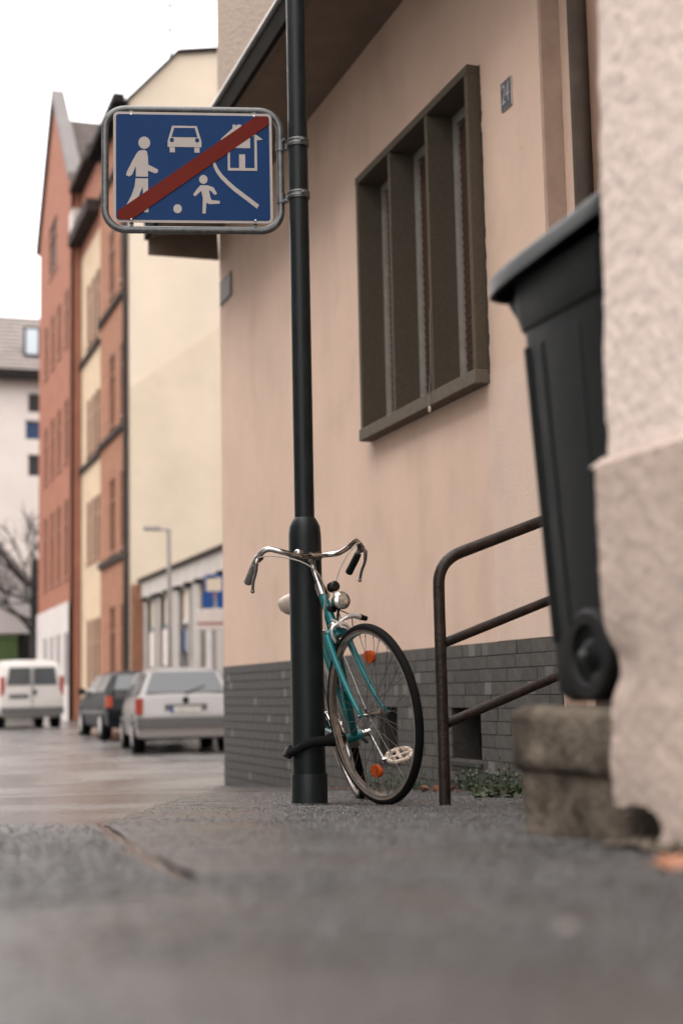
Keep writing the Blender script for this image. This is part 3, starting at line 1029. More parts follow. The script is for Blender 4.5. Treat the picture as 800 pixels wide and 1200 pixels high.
# clamps round the post
inv = Matrix.Translation((-scx.x, -scx.y, 0))
rel = Matrix.Rotation(-SA, 4, 'Z') @ Vector((PX.x - scx.x, PX.y - scx.y, 0))
for zz_ in (2.277, 2.051):
    zc = CZ + zz_ - SZ
    cl = MB().lathe([(0.0412, -0.016), (0.0455, -0.016), (0.0455, 0.016), (0.0412, 0.016)], 28, Matrix.Translation((rel.x, rel.y, zc)), caps=False)
    cl.lathe([(0.0465, -0.011), (0.0475, -0.009), (0.0475, -0.005), (0.0465, -0.003)], 28, Matrix.Translation((rel.x, rel.y, zc)), caps=False)
    cl.lathe([(0.0465, 0.005), (0.0475, 0.007), (0.0475, 0.011), (0.0465, 0.013)], 28, Matrix.Translation((rel.x, rel.y, zc)), caps=False)
    co = cl.build("clamp", M['galv'], sign, smooth=40)
    MB().box(FW / 2 - 0.002, rel.x - 0.04, 0.004, 0.02, zc - 0.014, zc + 0.014).build("clamp_arm", M['galv'], co, bevel=0.003)
    b_ = MB()
    b_.lathe([(0.009, 0), (0.009, 0.01), (0.005, 0.012), (0.005, 0.02)], 6, Matrix.Translation((rel.x + 0.014, rel.y - 0.042, zc)) @ Matrix.Rotation(PI / 2, 4, 'X'))
    b_.lathe([(0.008, 0), (0.008, 0.01), (0.004, 0.012), (0.004, 0.03)], 6, Matrix.Translation((FW / 2 + 0.014, -0.004, zc + (0.020 if zz_ > 2.2 else -0.018))) @ Matrix.Rotation(PI / 2, 4, 'X'))
    b_.build("clamp_bolt", M['galv'], co, smooth=30)
    MB().tube([(FW / 2 + 0.001, 0.012, zc - 0.02), (FW / 2 + 0.001, 0.012, zc + 0.02)], 0.020, 14).build("frame_socket", M['galv'], co, smooth=40)


# ================================================================== BICYCLE
def bike_matrix():
    x, d, yaw, lean, zc, pt = 0.062, 6.4769, 0.1126, 0.2745, -0.4738, 0.0552
    Fv = Vector((math.sin(yaw), -math.cos(yaw), 0))
    Lv = Vector((math.cos(yaw), math.sin(yaw), 0))
    B = Matrix(((Fv.x, Lv.x, 0), (Fv.y, Lv.y, 0), (0, 0, 1))).to_4x4()
    B = B @ Matrix.Rotation(-pt, 4, 'Y') @ Matrix.Rotation(lean, 4, 'X')
    c2w = Matrix(((CT, ST, 0, 0), (-ST, CT, 0, 0), (0, 0, 1, CZ), (0, 0, 0, 1)))
    return c2w @ Matrix.Translation((x, d, zc)) @ B


WR = 0.34
HUB = Vector((1.02, 0, WR))
HA = R(71)
AX = Vector((-math.cos(HA), 0, math.sin(HA)))
PF = Vector((math.sin(HA), 0, math.cos(HA)))
FOOT = HUB - PF * 0.055
STM = Matrix.Translation(FOOT) @ Matrix.Rotation(0.3957, 4, AX) @ Matrix.Translation(-FOOT)
bike = thing("bicycle", "teal step-through city bicycle leaning on the black post with its front wheel turned", "bicycle")
bike.matrix_world = bike_matrix()
BB = Vector((0.43, 0, 0.275))


def ht(t):
    return FOOT + AX * t


def bez(p0, p1, p2, n=10):
    return [Vector(p0) * (1 - t) ** 2 + Vector(p1) * 2 * t * (1 - t) + Vector(p2) * t * t for t in [i / n for i in range(n + 1)]]


def crom(P, n=6):
    P = [Vector(p) for p in P]
    out = []
    for i in range(len(P) - 1):
        a, b, c, d = P[max(i - 1, 0)], P[i], P[i + 1], P[min(i + 2, len(P) - 1)]
        for k in range(n):
            t = k / n
            out.append(0.5 * ((2 * b) + (c - a) * t + (2 * a - 5 * b + 4 * c - d) * t * t + (3 * b - a - 3 * c + d) * t ** 3))
    out.append(P[-1])
    return out


mb = MB()
SEAT = BB + Vector((-0.155, 0, 0.475))
mb.tube([ht(0.405), ht(0.56)], 0.0185, 20)
mb.tube([ht(0.435), BB], 0.0165, 16)
mb.tube(bez(ht(0.525), (0.66, 0, 0.56), BB + (SEAT - BB) * 0.48), 0.0145, 14)
mb.tube([BB, SEAT], 0.0150, 16)
mb.tube([BB + Vector((0, -0.036, 0)), BB + Vector((0, 0.036, 0))], 0.021, 18)
for s in (-1, 1):
    mb.tube([BB + Vector((-0.01, s * 0.024, 0)), (0.25, s * 0.042, 0.30), (0, s * 0.06, WR)], [0.011, 0.010, 0.008], 10)
    mb.tube([SEAT + Vector((0, s * 0.016, -0.03)), (0.15, s * 0.045, 0.56), (0, s * 0.06, WR)], [0.0085, 0.008, 0.007], 10)
frame = mb.build("frame", M['teal'], bike, smooth=50)
for t0, t1, r in ((0.398, 0.416, 0.0225), (0.545, 0.585, 0.0215), (0.5855, 0.60, 0.0185)):
    MB().tube([ht(t0), ht(t1)], r, 20).build("headset_cup", M['chrome'], frame, smooth=40)

# fork, turned with the steering
CR = ht(0.375)
mb = MB()
mb.tube([ht(0.36), ht(0.41)], 0.0205, 18)
for s in (-1, 1):
    c = CR + Vector((0, s * 0.043, -0.004))
    e = HUB + Vector((0, s * 0.054, 0))
    mid = c + (e - c) * 0.55 - PF * 0.030
    path = bez(c, mid, e + Vector((-0.004, 0, 0.008)), 12)
    mb.tube([CR + Vector((0, s * 0.008, 0.006)), CR + Vector((0, s * 0.030, 0.006)), c + Vector((0, 0, 0.002))], [0.016, 0.015, 0.0145], 14)
    mb.tube(path, [0.0145 - 0.0070 * (i / 12) for i in range(13)], 14)
    mb.box(e.x - 0.010, e.x + 0.010, e.y - 0.003, e.y + 0.003, e.z - 0.010, e.z + 0.022)
fork = mb.build("fork", M['teal'], bike, smooth=50)
fork.matrix_local = STM
for s in (-1, 1):
    mb = MB()
    mb.tube([HUB + Vector((0, s * 0.058, 0)), HUB + Vector((0, s * 0.066, 0))], 0.0085, 6)
    mb.tube([HUB + Vector((0, s * 0.066, 0)), HUB + Vector((0, s * 0.074, 0))], 0.0045, 8)
    mb.build("axle_nut", M['chrome'], fork)


def wheel(name, hub, mtx, reflectors, tyre_wall=True):
    W0 = Matrix.Translation(hub)
    RX = W0 @ Matrix.Rotation(PI / 2, 4, 'X')
    rim_prof = [(0.3015, -0.007), (0.3020, -0.0100), (0.306, -0.0115), (0.3115, -0.0115), (0.3115, -0.009), (0.308, -0.006), (0.308, 0.006), (0.3115, 0.009), (0.3115, 0.0115), (0.306, 0.0115), (0.3020, 0.0100), (0.3015, 0.007), (0.3015, -0.007)]
    rim = MB().lathe(rim_prof, 96, RX, caps=False).build(name, M['steelrim'], bike, smooth=40)
    rim.matrix_local = mtx
    pr_ = []
    for k in range(15):
        a = R(-42 - 276 * k / 14) + PI
        pr_.append((0.3245 - 0.0155 * math.cos(a), 0.0155 * math.sin(a)))
    tp = [(0.3245 + 0.0155 * math.cos(R(-145 + 290 * k / 14)), 0.0160 * math.sin(R(-145 + 290 * k / 14))) for k in range(15)]
    MB().lathe(tp, 96, RX, caps=False).build("tyre", M['rubber'], rim, smooth=60)
    for s in (-1, 1):
        MB().lathe([(0.3105, s * 0.0118), (0.3150, s * 0.0138), (0.3180, s * 0.0146), (0.3180, s * 0.0130)], 96, RX, caps=False).build("tyre_wall", M['tyreside'], rim, smooth=60)
    MB().lathe([(0.006, -0.05), (0.006, -0.036), (0.022, -0.035), (0.022, -0.031), (0.012, -0.027), (0.011, 0.027), (0.022, 0.031), (0.022, 0.035), (0.006, 0.036), (0.006, 0.05)], 24, RX).build("hub", M['chrome'], rim, smooth=35)
    sm = MB()
    for k in range(36):
        s = 1 if k % 2 else -1
        a1 = 2 * PI * k / 36
        a0 = a1 + (1 if (k // 2) % 2 else -1) * R(62)
        p = hub + Vector((0.020 * math.cos(a0), s * 0.033, 0.020 * math.sin(a0)))
        q = hub + Vector((0.299 * math.cos(a1), s * 0.002, 0.299 * math.sin(a1)))
        sm.tube([p, q], 0.00115, 5)
        d = (q - p).normalized()
        sm.tube([q - d * 0.012, q], 0.0021, 6)
    sm.build("spokes", M['spoke'], rim, kind="stuff")
    for an in reflectors:
        mt = W0 @ Matrix.Rotation(-an, 4, 'Y') @ Matrix.Translation((0.215, 0, 0))
        ol = []
        for k in range(20):
            a = 2 * PI * k / 20
            ol.append((0.024 * math.cos(a), 0.036 * math.sin(a)))
        MB().prism(ol, -0.008, 0.008, lambda u, v, d: mt @ Vector((u, d, v))).build("reflector", M['amber'], rim, bevel=0.002)
    return rim


wheel("front_wheel", HUB, STM, (R(76), R(256)))
wheel("rear_wheel", Vector((0, 0, WR)), Matrix.Identity(4), ())

# handlebar, stem, grips, levers, cables (all steered)
CL = ht(0.70) + PF * 0.05


def hb(*pts):
    return [CL + Vector(p) for p in pts]


mb = MB()
mb.tube(crom([ht(0.585), ht(0.66), ht(0.69) + PF * 0.008, CL - PF * 0.012], 4), 0.0115, 14)
mb.tube(hb((0, -0.022, 0), (0, 0.022, 0)), 0.0175, 18)
mb.tube([ht(0.70) - PF * 0.0, ht(0.712)], 0.009, 6)
stem = mb.build("handlebar_stem", M['chrome'], bike, smooth=45)
stem.matrix_local = STM
half = [(0, 0.0, 0), (0.012, 0.045, -0.002), (0.03, 0.09, -0.002), (0.022, 0.15, 0.022), (-0.005, 0.198, 0.044), (-0.034, 0.224, 0.030), (-0.078, 0.233, 0.003), (-0.155, 0.231, -0.045)]
full = [(x, -y, z) for x, y, z in half[::-1]] + half[1:]
bar = MB().tube(crom(hb(*full), 6), 0.0112, 14).build("handlebar", M['chrome'], bike, smooth=50)
bar.matrix_local = STM
for s in (1, -1):
    g = [(x, s * y, z) for x, y, z in ((-0.072, 0.232, 0.002), (-0.09, 0.232, -0.009), (-0.14, 0.2315, -0.036), (-0.168, 0.2305, -0.052))]
    gm = M['grip'] if s < 0 else M['blackplastic']
    MB().tube(hb(*g), [0.0145, 0.0155, 0.0155, 0.0165], 14).build("grip", gm, bar, smooth=50)
    mb = MB()
    mb.tube(hb((-0.028, s * 0.226, 0.022), (-0.046, s * 0.230, 0.016)), 0.0165, 14)
    mb.tube(hb((-0.034, s * 0.232, 0.018), (-0.030, s * 0.246, 0.002), (-0.036, s * 0.246, -0.012)), [0.010, 0.009, 0.008], 10)
    mb.tube(crom(hb((-0.030, s * 0.246, 0.0), (-0.050, s * 0.246, -0.035), (-0.085, s * 0.245, -0.062), (-0.112, s * 0.243, -0.095)), 4), [0.0075] * 4 + [0.0062] * 8 + [0.0075], 10)
    mb.lathe([(0.0, -0.009), (0.006, -0.007), (0.009, 0.0), (0.006, 0.007), (0.0, 0.009)], 12, Matrix.Translation(CL + Vector((-0.113, s * 0.243, -0.098))), caps=False)
    mb.build("brake_lever", M['chrome'], bar, smooth=50)
c1 = crom(hb((-0.032, 0.236, 0.022), (0.0, 0.215, 0.036), (0.045, 0.15, 0.012), (0.035, 0.085, -0.06), (0.03, 0.035, -0.16), (0.045, 0.03, -0.225), (0.05, 0.036, -0.268)), 6)
MB().tube(c1, 0.0026, 8).build("brake_cable", M['cable'], bar, smooth=60)
c2 = crom(hb((-0.032, -0.236, 0.018), (0.02, -0.20, 0.012), (0.075, -0.11, -0.03), (0.085, -0.045, -0.09), (0.055, -0.018, -0.165), (0.03, -0.024, -0.24), (0.02, -0.03, -0.34)), 6)
MB().tube(c2, 0.0026, 8).build("brake_cable", M['cable'], bar, smooth=60)
bell = MB().lathe([(0.018, 0), (0.0195, 0.005), (0.0165, 0.014), (0.009, 0.020), (0.0, 0.021)], 20, Matrix.Translation(CL + Vector((0.012, -0.078, 0.010))) @ Matrix.Rotation(R(20), 4, 'Y')).build("bell", M['chrome'], bar, smooth=50)

# front brake caliper
mb = MB()
PV = CR + PF * 0.034 + Vector((0, 0, 0.012))
for s in (1, -1):
    mb.tube(crom([PV + Vector((0, -s * 0.030, 0.030)), PV + Vector((0.006, s * 0.0, 0.012)), PV + Vector((0.006, s * 0.034, -0.004)), PV + Vector((0.0, s * 0.036, -0.036)), PV + Vector((-0.006, s * 0.022, -0.062))], 5), [0.0052] * 6 + [0.0075] * 6 + [0.0062] * 9, 10)
mb.tube([PV + Vector((-0.03, 0, 0.0)), PV + Vector((0.014, 0, 0.0))], 0.006, 8)
cal = mb.build("brake_caliper", M['alu'], bike, smooth=50)
cal.matrix_local = STM
mb = MB()
mb.tube(crom([PV + Vector((0.004, 0.004, 0.016)), PV + Vector((0.008, 0.035, 0.030)), PV + Vector((0.004, 0.070, 0.034)), PV + Vector((-0.002, 0.098, 0.026))], 5), [0.007] * 5 + [0.010] * 6 + [0.011] * 5, 12)
mb.build("caliper_arm", M['alu'], cal, smooth=50)
mb = MB()
mb.tube([PV + Vector((-0.002, 0.098, 0.027)), PV + Vector((-0.010, 0.130, 0.018))], [0.012, 0.010], 12)
for s in (1, -1):
    q = PV + Vector((-0.008, s * 0.021, -0.062))
    MB().box(q.x - 0.026, q.x + 0.026, q.y - 0.006, q.y + 0.006, q.z - 0.007, q.z + 0.007).build("brake_pad", M['blackplastic'], cal, bevel=0.002)
mb.build("arm_cap", M['blackplastic'], cal, smooth=40)

# head lamp on its bracket, facing forward
LP = ht(0.50) + Vector((0.095, 0.018, 0.0))
LM = Matrix.Translation(LP) @ Matrix.Rotation(PI / 2, 4, 'Y') @ Matrix.Rotation(R(6), 4, 'X')
lamp = MB().lathe([(0.010, -0.062), (0.022, -0.058), (0.030, -0.035), (0.034, -0.005), (0.0355, 0.004), (0.0335, 0.006)], 28, LM, caps=False).build("headlamp", M['chrome'], bike, smooth=50)
lamp.matrix_local = STM
MB().lathe([(0.0335, 0.004), (0.028, 0.010), (0.016, 0.014), (0.0, 0.0155)], 28, LM, caps=False).build("lamp_lens", M['lens'], lamp, smooth=60)
mb = MB()
mb.tube(crom([LP + Vector((-0.035, 0, -0.028)), LP + Vector((-0.045, -0.006, -0.06)), LP + Vector((-0.035, -0.016, -0.10)), PV + Vector((0.0, 0.0, 0.02))], 5), 0.0055, 8)
mb.tube([LP + Vector((-0.05, -0.01, -0.02)), LP + Vector((-0.075, -0.018, -0.015))], 0.016, 12)
mb.build("lamp_bracket", M['blackplastic'], lamp, smooth=50)
mb = MB()
mb.lathe([(0.016, -0.022), (0.021, -0.016), (0.021, 0.016), (0.015, 0.022)], 16, Matrix.Translation(ht(0.575) + Vector((0.030, 0.042, 0.0))) @ Matrix.Rotation(PI / 2, 4, 'Y'))
mb.build("front_reflector", M['blackplastic'], lamp, smooth=40)
MB().tube(crom([LP + Vector((-0.05, 0.012, -0.03)), LP + Vector((-0.02, 0.04, -0.06)), LP + Vector((-0.03, 0.045, -0.10))], 5), 0.0022, 6).build("lamp_wire", M['blackplastic'], lamp, smooth=60)

# saddle, seat post, carrier
ST0 = SEAT + (SEAT - BB).normalized() * 0.11
seat_post = MB().tube([SEAT - Vector((0, 0, 0.01)), ST0], 0.0125, 14).build("seat_post", M['chrome'], bike, smooth=50)
mb = MB()
mb.tube([SEAT + Vector((-0.02, -0.03, -0.01)), SEAT + Vector((-0.02, 0.03, -0.01))], 0.008, 8)
mb.build("seat_clamp", M['chrome'], seat_post, smooth=40)
secs = [(-0.155, 0.075, 0.0), (-0.14, 0.105, 0.008), (-0.09, 0.118, 0.010), (-0.03, 0.095, 0.004), (0.03, 0.050, 0.0), (0.09, 0.030, 0.0), (0.13, 0.024, -0.003), (0.145, 0.014, -0.008)]
mb = MB()
vs, fs = [], []
K = 18
for i, (x, w_, dz) in enumerate(secs):
    for k in range(K):
        a = 2 * PI * k / K
        cz = math.sin(a)
        pw = lambda q, e: math.copysign(abs(q) ** e, q)
        vs.append(ST0 + Vector((x - 0.01, w_ * pw(math.cos(a), 0.6), 0.050 + dz + (0.034 if cz > 0 else (0.062 if i < 4 else 0.035)) * pw(cz, 0.75))))
for i in range(len(secs) - 1):
    for k in range(K):
        fs.append((i * K + k, i * K + (k + 1) % K, (i + 1) * K + (k + 1) % K, (i + 1) * K + k))
fs += [tuple(range(K)), tuple(reversed([(len(secs) - 1) * K + k for k in range(K)]))]
mb.add(vs, fs)
saddle = mb.build("saddle", M['cream'], bike, smooth=70)
mb = MB()
for s in (1, -1):
    mb.tube(crom([ST0 + Vector((0.10, s * 0.012, 0.045)), ST0 + Vector((0.03, s * 0.022, 0.008)), ST0 + Vector((-0.05, s * 0.024, 0.008)), ST0 + Vector((-0.13, s * 0.05, 0.045))], 4), 0.0035, 6)
mb.build("saddle_rail", M['chrome'], saddle, smooth=50)
mb = MB()
for s in (1, -1):
    mb.tube([(0.19, s * 0.022, 0.74), (-0.02, s * 0.06, 0.745), (-0.20, s * 0.06, 0.745)], 0.005, 8)
    mb.tube([(-0.14, s * 0.06, 0.745), (0.0, s * 0.068, WR)], 0.004, 8)
for x in (-0.02, -0.08, -0.14, -0.20):
    mb.tube([(x, -0.06, 0.745), (x, 0.06, 0.745)], 0.004, 8)
mb.build("carrier_rack", M['alu'], bike, smooth=50)
# rear mudguard
mb = MB()
vs, fs = [], []
n = 40
for i in range(n + 1):
    a = R(-18 + 232 * i / n)
    for k in range(7):
        t = -1 + 2 * k / 6
        r = 0.358 - 0.010 * t * t
        vs.append((r * math.cos(a), 0.023 * t, WR + r * math.sin(a)))
for i in range(n):
    for k in range(6):
        q = i * 7 + k
        fs.append((q, q + 1, q + 8, q + 7))
mb.add(vs, fs)
mg = mb.build("rear_mudguard", M['greyguard'], bike, smooth=70)
mg.modifiers.new("thickness", 'SOLIDIFY').thickness = 0.002
# cranks, pedals, chain ring
for s, dx, dz in ((1, 0.10, -0.125), (-1, -0.10, 0.125)):
    a = BB + Vector((0, s * 0.062, 0))
    b = a + Vector((dx, s * 0.012, dz))
    mb = MB()
    mb.tube([a - Vector((0, s * 0.028, 0)), a + Vector((0, s * 0.008, 0))], 0.0155, 14)
    mb.tube([a, a + (b - a) * 0.12, a + (b - a) * 0.5, b], [0.0115, 0.0085, 0.0072, 0.0085], 10)
    mb.tube([b - Vector((0, s * 0.006, 0)), b + Vector((0, s * 0.014, 0))], 0.011, 12)
    cr = mb.build("crank", M['chrome'], bike, smooth=45)
    pc = b + Vector((0, s * 0.066, 0))
    mb = MB()
    mb.tube([b, pc + Vector((0, s * 0.055, 0))], 0.0065, 8)
    ring = []
    for u, v in rrect(0.088, 0.100, 0.036, 5):
        ring.append(pc + Vector((u * 0.85, v, -0.5 * u)))
    mb.tube(ring, 0.0095, 8, closed=True)
    mb.tube([pc + Vector((-0.034, 0, 0.020)), pc + Vector((0.034, 0, -0.020))], 0.0075, 8)
    for k in range(10):
        an = 2 * PI * k / 10
        q = pc + Vector((0.036 * math.cos(an), 0.048 * math.sin(an), -0.021 * math.cos(an)))
        mb.box(q.x - 0.004, q.x + 0.004, q.y - 0.006, q.y + 0.006, q.z - 0.013, q.z + 0.013)
    mb.build("pedal", M['cream'] if s > 0 else M['blackplastic'], cr, smooth=40)
mb = MB()
mb.lathe([(0.092, -0.0015), (0.092, 0.0015), (0.080, 0.002), (0.080, -0.002), (0.092, -0.0015)], 44, Matrix.Translation(BB + Vector((0, -0.046, 0))) @ Matrix.Rotation(PI / 2, 4, 'X'), caps=False)
for k in range(5):
    a = 2 * PI * k / 5
    mb.tube([BB + Vector((0, -0.046, 0)), BB + Vector((0.082 * math.cos(a), -0.046, 0.082 * math.sin(a)))], 0.005, 6)
chr_ = mb.build("chainring", M['chrome'], bike, smooth=40)
mb = MB()
for s in (1, -1):
    mb.tube([BB + Vector((0, -0.046, s * 0.090)), Vector((0, -0.046, WR + s * 0.032))], 0.004, 6)
mb.lathe([(0.034, -0.002), (0.034, 0.002), (0.02, 0.003)], 24, Matrix.Translation((0, -0.046, WR)) @ Matrix.Rotation(PI / 2, 4, 'X'))
mb.build("chain", M['underbody'], chr_, smooth=40)
mb = MB()
mb.tube([(0.36, 0.03, 0.275), (0.375, 0.045, 0.24), (0.22, 0.07, 0.235)], 0.007, 8)
mb.build("kickstand", M['blackplastic'], bike, smooth=50)

# chain lock in a black sleeve, round the post and the front wheel
mb = MB()
path = []
for k in range(40):
    a = 2 * PI * k / 40
    p = cam2w(-0.128 + 0.107 * math.cos(a), 5.828 + 0.100 * math.sin(a), -0.203 + 0.022 * math.cos(a) + 0.008 * math.sin(3 * a) - 0.012 * max(0, -math.cos(a)) ** 2)
    path.append(p)
lock = thing("bicycle_lock", "black fabric covered chain lock slung round the black post and bicycle wheel", "lock", (path[0].x, path[0].y, path[0].z))
LI = Matrix.Translation(-path[0])
mb.tube([LI @ p for p in path], [0.0185 + 0.004 * nz((i * 0.8, 2, 2)) + 0.004 * math.cos(2 * PI * i / 40) for i in range(40)], 10, closed=True)
mb.build("sleeve", M['underbody'], lock, smooth=60)
q = LI @ cam2w(-0.228, 5.79, -0.238)
MB().box(q.x - 0.018, q.x + 0.018, q.y - 0.014, q.y + 0.014, q.z - 0.020, q.z + 0.020, Matrix.Translation(q) @ Matrix.Rotation(0.5, 4, 'Y') @ Matrix.Translation(-q)).build("lock_body", M['blackplastic'], lock, bevel=0.006)


# ================================================================== HANDRAIL AND STEPS
RY, RX0 = 4.86, 2.02
RG = ground_z(RX0, RY)
rail = thing("handrail", "brown painted tube handrail with three sloping bars beside the bicycle", "handrail", (RX0, RY, RG))
zt, zm, zl = CZ + 0.462 - RG, CZ + 0.158 - RG, CZ - 0.130 - RG
SLP = 0.362
XE = 1.07
RR = 0.0215
mb = MB()
path = [Vector((0, 0, -0.08)), Vector((0, 0, zt - 0.10))] + bez((0, 0, zt - 0.09), (0, 0, zt), (0.09, 0, zt + 0.09 * SLP), 8)[1:] + [Vector((XE, 0, zt + XE * SLP))]
mb.tube(path, RR, 18)
mb.build("post_and_handrail", M['railpaint'], rail, smooth=60).name = "top_bar"
for zz in (zm, zl):
    MB().tube([(RR * 0.8, 0, zz + RR * SLP), (XE, 0, zz + XE * SLP)], 0.0175, 14).build("bar", M['railpaint'], rail, smooth=60)
MB().tube([(0.98, 0.0, 0.2), (0.98, 0.0, zt + 0.98 * SLP)], 0.019, 14).build("post", M['railpaint'], rail, smooth=60)

steps = thing("entrance_steps", "concrete entrance steps climbing to the door behind the wheeled bin", "steps", (2.33, 3.2, ground_z(2.4, 4.2)))
g0 = ground_z(2.4, 4.2)
for k in range(3):
    MB().box(k * 0.30, 0.93 if k == 2 else (k + 1) * 0.30 - 0.002, -0.3, 1.52, -0.25, 0.14 * (k + 1)).build("step", M['stone'], steps, bevel=0.01)


# ================================================================== CORNER BUILDING, BLOCK AND BIN
corner = thing("corner_house", "pale rough rendered corner house with smooth chipped base close on the right", "house", (1.25, 2.28, 0))


def corner_sheet(name, n0, s0, z0, z1, res_z, material, rough, chip, bite=None, u_start=-0.85, rc=0.03, fine=0.006):
    """wall face along the street that turns the corner at s0"""
    us = []
    u = u_start
    while u < 0:
        us.append(u)
        u += fine
    arc = [(0 + i * 0.006) for i in range(int(rc * 1.57 / 0.006) + 1)]
    us += arc
    L0 = us[-1]
    us += [L0 + 0.01 * k for k in range(1, 30)]
    us = [-8.0, -4, -2, -1.2] + us
    nzv = int((z1 - z0) / res_z)
    vs, fs = [], []
    ks = []
    for j in range(nzv + 1):
        z = z0 + (z1 - z0) * j / nzv
        for u in us:
            if u <= 0:
                p, nrm = Vector((n0, s0 - rc + u, z)), Vector((-1, 0, 0))
            elif u <= L0:
                a = u / rc
                p = Vector((n0 + rc - rc * math.cos(a), s0 - rc + rc * math.sin(a), z))
                nrm = Vector((-math.cos(a), math.sin(a), 0))
            else:
                p, nrm = Vector((n0 + rc + u - L0, s0, z)), Vector((0, 1, 0))
            q = p * 1.0
            d = rough * (nz((q.x * 45, q.y * 45, z * 34)) + 0.8 * nz((q.x * 95, q.y * 95, z * 80)) + 0.7 * nz((q.x * 9, q.y * 9, z * 8)))
            p = p + nrm * d
            if u > -0.12:
                c = chip(z) * max(0, min(1, (u + 0.12) / 0.12))
                p += Vector((0.4 * c, -c, 0))
            vs.append((p.x - 1.25, p.y - 2.28, p.z))
    nu = len(us)
    for j in range(nzv):
        zc = z0 + (z1 - z0) * (j + 0.5) / nzv
        for i in range(nu - 1):
            if bite and bite(us[i] + s0 - rc, zc):
                continue
            a = j * nu + i
            fs.append((a, a + 1, a + nu + 1, a + nu))
    return MB().add(vs, fs).build(name, material, corner, smooth=180, fix=False)


def gz_local():
    return ground_z(1.25, 2.1)


corner_sheet("upper_wall", 1.25, 2.245, CZ + 0.36, CZ + 1.55, 0.007, M['cornerwall'], 0.0024, lambda z: 0.004 * nz((z * 14, 1, 2)) + 0.03 * max(0, z - CZ - 0.5))


def chip(z):
    c = 0.036 * math.exp(-((z - CZ - 0.030) / 0.055) ** 2) + 0.012 * math.exp(-((z - CZ + 0.08) / 0.05) ** 2)
    c += 0.002 * abs(nz((z * 23, 4, 2))) + (0.02 * max(0, (CZ - 0.12 - z) / 0.15))
    return c


def bite(s, z):
    k = 1 + 0.25 * nz((s * 22, z * 22, 3))
    return ((s - 2.165) / (0.10 * k)) ** 2 + ((z - CZ + 0.232) / (0.036 * k)) ** 2 < 1 or (s > 2.18 and z < CZ - 0.215 + 0.03 * nz((s * 30, z * 30, 1)))


corner_sheet("base_wall", 1.233, 2.262, CZ - 0.42, CZ + 0.382, 0.006, M['cornerbase'], 0.0022, chip, bite)
mb = MB()
mb.prism([(1.233 - 1.25, CZ + 0.3815), (1.262 - 1.25, CZ + 0.402), (1.30 - 1.25, CZ + 0.402), (1.30 - 1.25, CZ + 0.3815)], -8.0, -0.012, lambda u, v, d: Vector((u, d, v)))
mb.build("base_ledge", M['cornerbase'], corner, bevel=0.004)
mb = MB()
mb.box(0.055, 0.4, -9, -0.08, -0.6, CZ + 0.38)
mb.build("rubble_core", M['stone'], corner)
mb = MB()
mb.box(0.03, 6.0, -9, -0.09, CZ + 1.5, CZ + 6.5)
mb.box(0.06, 6.0, -9, -0.10, -0.6, CZ + 1.5)
mb.build("house_body", M['cornerwall'], corner)
# loose rubble under the broken base
mb = MB()
for k in range(46):
    s = random.uniform(1.9, 2.27)
    x = 1.235 + random.uniform(-0.02, 0.05)
    r = random.uniform(0.006, 0.022)
    z = ground_z(x, s) + r * 0.4
    ico = [Vector((0, 0, 1)), Vector((0.94, 0, 0.3)), Vector((0.29, 0.89, 0.3)), Vector((-0.76, 0.55, 0.3)), Vector((-0.76, -0.55, 0.3)), Vector((0.29, -0.89, 0.3)), Vector((0, 0, -0.6))]
    mb.add([Vector((x, s, z)) + q * r * random.uniform(0.7, 1.2) for q in ico], [(0, 1, 2), (0, 2, 3), (0, 3, 4), (0, 4, 5), (0, 5, 1), (6, 2, 1), (6, 3, 2), (6, 4, 3), (6, 5, 4), (6, 1, 5)])
mb.build("rubble", M['stone'], kind="stuff", smooth=50)


def rough_block(name, x0, x1, y0, y1, z0, z1, parent, amp=0.006, rc=0.02):
    bm = bmesh.new()
    bmesh.ops.create_cube(bm, size=1)
    for v in bm.verts:
        v.co = Vector((x0 + (v.co.x + 0.5) * (x1 - x0), y0 + (v.co.y + 0.5) * (y1 - y0), z0 + (v.co.z + 0.5) * (z1 - z0)))
    bmesh.ops.bevel(bm, geom=list(bm.edges), offset=rc, segments=3, affect='EDGES', profile=0.5)
    for _ in range(4):
        es = [e for e in bm.edges if e.calc_length() > 0.018]
        if not es:
            break
        bmesh.ops.subdivide_edges(bm, edges=es, cuts=1, use_grid_fill=True)
    bm.normal_update()
    ns = {v.index: v.normal.copy() for v in bm.verts}
    for v in bm.verts:
        p = v.co
        d = amp * (nz(p * 16) + 0.6 * nz(p * 40) + 0.8 * nz(p * 6))
        v.co = p + ns[v.index] * d
    bmesh.ops.triangulate(bm, faces=bm.faces)
    me = bpy.data.meshes.new(name)
    bm.to_mesh(me)
    bm.free()
    return link(name, me, M['stone'], parent, smooth=60)


blk = thing("concrete_plinth", "weathered brown two-course concrete block under the black wheeled bin", "block", (1.275, 2.4, 0))
rough_block("upper_block", 0.0, 0.70, -0.10, 0.322, CZ - 0.165, CZ - 0.040, blk)
rough_block("lower_block", 0.014, 0.70, -0.10, 0.306, CZ - 0.40, CZ - 0.160, blk, amp=0.008)

# wheeled bin
BZ = CZ - 0.030
wb = thing("wheeled_bin", "black two-wheeled rubbish bin with dark overhanging lid standing on the concrete block", "bin", (1.57, 2.53, BZ))


def rr_sec(x0, x1, y0, y1, z, r, k=6):
    cx, cy = (x0 + x1) / 2, (y0 + y1) / 2
    return [Vector((cx + u, cy + v, z)) for u, v in rrect(x1 - x0, y1 - y0, r, k)]


